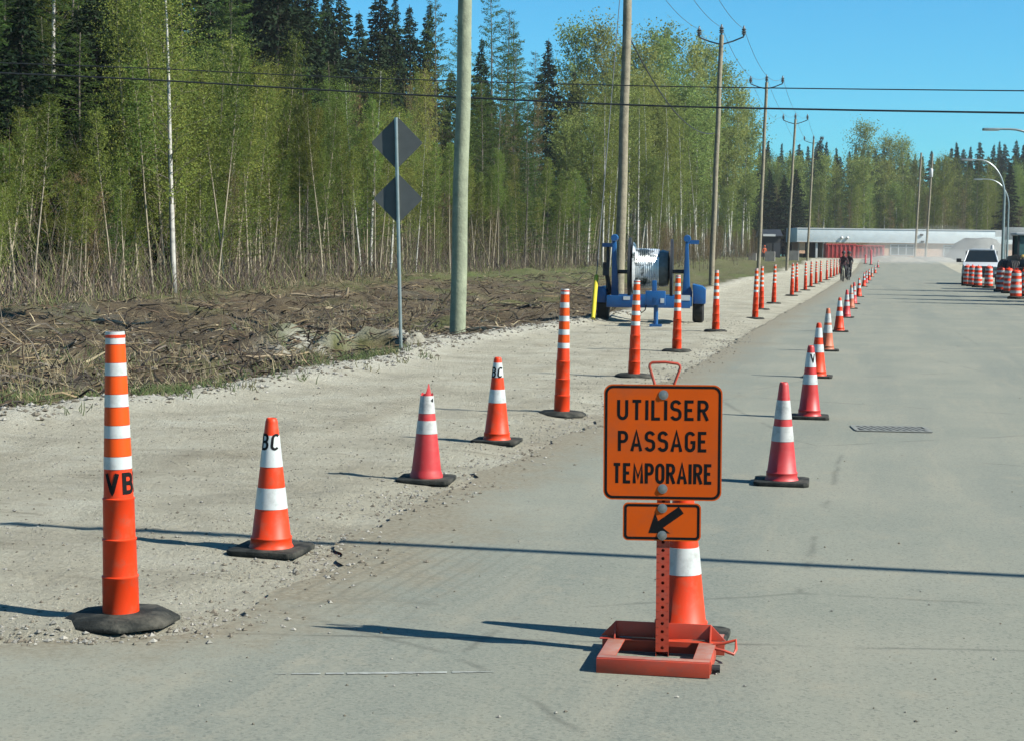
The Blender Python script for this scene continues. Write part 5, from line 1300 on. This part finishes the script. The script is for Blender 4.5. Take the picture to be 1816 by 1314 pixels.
for i in range(105):                      # front row: thin trunks at the edge
    px = -70 + 1400 * (i + R.random()) / 105
    k = pick(px, 0); hgt0 = {'birch': R.uniform(5.5, 10), 'larch': R.uniform(4, 9), 'alder': R.uniform(3, 6), 'aspen': R.uniform(8, 12)}[k]
    if px < 245: hgt0 = min(hgt0, R.uniform(3.2, 5.2))
    forest(k, px, R.uniform(0, 4), h=hgt0, lean=.07)
for i in range(100):                      # second row
    px = -70 + 1400 * (i + R.random()) / 100
    k = pick(px, 1)
    if px < 245: k = R.choice(['larch', 'spruce', 'spruce', 'larch'])
    if 600 < px < 800 and R.random() < .6: k = 'alder'
    tp = np.interp(px, [0, 500, 760, 900, 1040, 1200, 1330], [-20, 70, 110, 120, 190, 180, 280]) + R.uniform(20, 190)
    forest(k if k != 'alder' or 600 < px < 800 or R.random() < .5 else 'larch', px, R.uniform(4, 11), top=tp, lean=.03)
for i in range(46):                       # dark wall of spruce deeper in
    px = -60 + 1390 * (i + R.random()) / 46
    tp = np.interp(px, [0, 500, 760, 900, 1040, 1200, 1330], [-60, 40, 60, 130, 230, 230, 300]) + R.uniform(20, 120)
    forest('spruce', px, R.uniform(11, 24), top=tp, lean=.01)
for i in range(95):                       # pale stems in front
    px = -70 + 1130 * (i + R.random()) / 95
    forest('sapling', px, R.uniform(-.6, 2.5), h=R.uniform(4.5, 8.5) * (.62 if px < 245 else 1), lean=.07)
for i in range(34):                       # bushy young larches before the spruces
    px = -60 + 690 * (i + R.random()) / 34
    forest(R.choice(['larch', 'larch', 'birch']), px, R.uniform(1, 5), h=R.uniform(6, 9.5) * (.6 if px < 245 else 1), lean=.03)
for i in range(46):                       # low green saplings among the twigs
    px = -70 + 1420 * (i + R.random()) / 46
    k = R.choice(['birch', 'larch', 'birch']) if not 610 < px < 800 else R.choice(['alder', 'birch', 'alder'])
    forest(k, px, R.uniform(-.3, 5), h=R.uniform(2.2, 5.2), lean=.06)
for i in range(26):
    px = 1040 + 310 * (i + R.random()) / 26
    forest(R.choice(['spruce', 'alder', 'spruce', 'birch']), px, R.uniform(5, 20), top=np.interp(px, [1040, 1200, 1340], [230, 260, 320]) + R.uniform(0, 90), lean=.02)
for i in range(16):
    px = -40 + 310 * (i + R.random()) / 16; forest(R.choice(['spruce', 'spruce', 'larch']), px, R.uniform(2.5, 5.5), top=R.uniform(-120, 170), lean=.015)
for px, tp, off in ((15, 120, 5), (60, 60, 6), (110, 150, 5), (150, 90, 7), (185, 180, 5), (40, 200, 4), (245, 120, 8), (590, 110, 8), (540, 150, 8), (640, 140, 9), (700, 160, 8)):
    forest('spruce', px, off, top=tp, lean=.02)
for i in range(18):
    px = 985 + 300 * (i + R.random()) / 18; forest('aspen', px, R.uniform(1, 9), top=np.interp(px, [985, 1190, 1300], [150, 130, 220]) + R.uniform(0, 80), lean=.03)
# white aspen trunks in front, behind the trailer
for px, tp in ((1128, 175), (1145, 150), (1162, 230), (1185, 150), (1205, 200), (1235, 240), (1066, 170), (1078, 200), (640, 150), (655, 130), (690, 200), (735, 240)):
    forest('whitebirch', px, R.uniform(-.5, 1.5), top=tp, lean=.05)
# far wood behind the building
FP = {}
def far(kind_, px, dep, top):
    p = at_depth(px, dep); h = top_z(px, top, dep) - p.z
    plant(kind_, p, h, '%s %s' % (DESC[kind_], 'in the far wood behind the building'), 'far %s' % kind_, .015)
for i in range(64):
    px = 1335 + 560 * (i + R.random()) / 64; far('spruce', px, R.uniform(350, 420), np.interp(px, [1335, 1420, 1560, 1640, 1816], [262, 258, 265, 262, 252]) + R.uniform(-9, 22))
for i in range(22):
    px = 1100 + 240 * (i + R.random()) / 22; far(R.choice(['spruce', 'larch', 'birch']), px, R.uniform(290, 330), R.uniform(300, 340))
for i in range(84):
    px = 1335 + 560 * (i + R.random()) / 84; far(R.choice(['aspen', 'larch', 'birch', 'larch', 'birch']), px, R.uniform(295, 350), R.uniform(272, 345))
for px, tp in ((1527, 230), (1572, 252), (1597, 254), (1445, 242)): far('aspen' if px != 1445 else 'spruce', px, 352, tp)
for i in range(34):
    px = 1335 + 540 * (i + R.random()) / 34; far(R.choice(['alder', 'alder', 'birch']), px, R.uniform(278, 296), R.uniform(330, 400))
for px, tp in ((1350, 330), (1372, 345), (1390, 350), (1410, 340), (1330, 350), (1360, 300), (1385, 310), (1405, 300)): far('spruce', px, R.uniform(265, 285), tp)
far('spruce', 1784, 285, 288)
# low shrubs right of the trailer
for i in range(60):
    px = R.uniform(1150, 1345); p, t = forest_pt(px, R.uniform(-8, .5)); plant('alder', p, R.uniform(1.6, 4.2), 'low bare bush at the forest edge right of the reel trailer', 'bushes right of the trailer', .1)

for px, dep, h in ((1893, 66, 7.0), (1915, 60, 6.0), (1880, 56, 4.5), (1930, 75, 8.5)):  # unseen trees added beyond the frame to throw shadow bars over the lane
    p = at_depth(px, dep); plant('spruce', p, h, 'young spruce outside the right edge whose shadow bars the lane', 'roadside spruces', .02)
# ------------------------------------------------------------------ air
def volume_box(name, lo, hi, col, dens):
    mb = MB(); c = [(a + b) / 2 for a, b in zip(lo, hi)]; mb.box((0, 0, 0), [b - a for a, b in zip(lo, hi)])
    m, nt, N, L, B = newmat(name + '_air'); N.remove(B); v = N.new('ShaderNodeVolumePrincipled')
    v.inputs['Color'].default_value = (*col, 1); v.inputs['Density'].default_value = dens; v.inputs['Anisotropy'].default_value = .2
    L.new(v.outputs[0], N['Material Output'].inputs['Volume'])
    return kind(mb.build(name, m, loc=c), 'stuff')
HAZE = True
def puff(px, dep, zc, rx, ry, rz_, dens):
    p = at_depth(px, dep); mb = MB(); n, k = 28, 14; vs = []; fs = []
    for i in range(1, k):
        a = math.pi * i / k
        for j in range(n):
            b = 2 * math.pi * j / n; q = (math.sin(a) * math.cos(b), math.sin(a) * math.sin(b), math.cos(a)); e = 1 + .28 * noise.noise((q[0] * 1.8 + px, q[1] * 1.8, q[2] * 1.8))
            vs.append((q[0] * rx * e, q[1] * ry * e, q[2] * rz_ * e))
    vs += [(0, 0, rz_), (0, 0, -rz_)]; T_ = len(vs)
    for i in range(k - 2):
        for j in range(n): fs.append((i * n + j, i * n + (j + 1) % n, (i + 1) * n + (j + 1) % n, (i + 1) * n + j))
    for j in range(n): fs.append((T_ - 2, (j + 1) % n, j)); fs.append((T_ - 1, (k - 2) * n + j, (k - 2) * n + (j + 1) % n))
    mb.add(vs, fs); m, nt, N, L, B = newmat('dust_in_the_air'); N.remove(B); v = N.new('ShaderNodeVolumePrincipled')
    v.inputs['Color'].default_value = (.80, .80, .74, 1); v.inputs['Density'].default_value = dens; v.inputs['Anisotropy'].default_value = 0
    L.new(v.outputs[0], N['Material Output'].inputs['Volume']); p.z = zc
    kind(mb.build('dust_cloud', m, loc=p), 'stuff')
puff(1665, 215, 1.8, 11, 8, 3.6, .019)
puff(1715, 203, 1.0, 7, 6, 2.9, .022)
puff(1635, 196, .5, 10, 7, 2.0, .034)
if HAZE:
    volume_box('haze', (-450, -450, -1.6), (450, 450, 40), (.86, .90, .92), .00016)

# ------------------------------------------------------------------ light
w = bpy.data.worlds.new('World'); SC.world = w; w.use_nodes = True
N, L = w.node_tree.nodes, w.node_tree.links
bg = N['Background']; sky = N.new('ShaderNodeTexSky'); sky.sky_type = 'NISHITA'; sky.sun_disc = False
sky.sun_elevation = SUN_EL; sky.sun_rotation = math.atan2(SUN.x, SUN.y); sky.air_density = 1.0; sky.dust_density = .3; sky.ozone_density = 3.0
mx = N.new('ShaderNodeMix'); mx.data_type = 'RGBA'; mx.blend_type = 'MULTIPLY'; mx.inputs['Factor'].default_value = 1; mx.inputs['B'].default_value = (.36, 1.0, 1.26, 1)
L.new(sky.outputs[0], mx.inputs['A']); L.new(mx.outputs['Result'], bg.inputs['Color']); bg.inputs['Strength'].default_value = .056
sl = bpy.data.lights.new('sun', 'SUN'); sl.energy = 5.0; sl.angle = rad(.53); sl.color = (1, .955, .87)
so = bpy.data.objects.new('sun', sl); COL.objects.link(so); so.rotation_euler = SUN.to_track_quat('Z', 'Y').to_euler(); so.location = SUN * 60
SC.view_settings.view_transform = 'Standard'; SC.view_settings.look = 'None'; SC.view_settings.gamma = 1; SC.view_settings.exposure = 1.15
SC.render.engine = 'CYCLES'
SC.cycles.max_bounces = 5; SC.cycles.diffuse_bounces = 3; SC.cycles.volume_bounces = 0; SC.cycles.transparent_max_bounces = 6
SC.cycles.use_adaptive_sampling = True; SC.cycles.adaptive_threshold = .02
SC.cycles.use_denoising = True
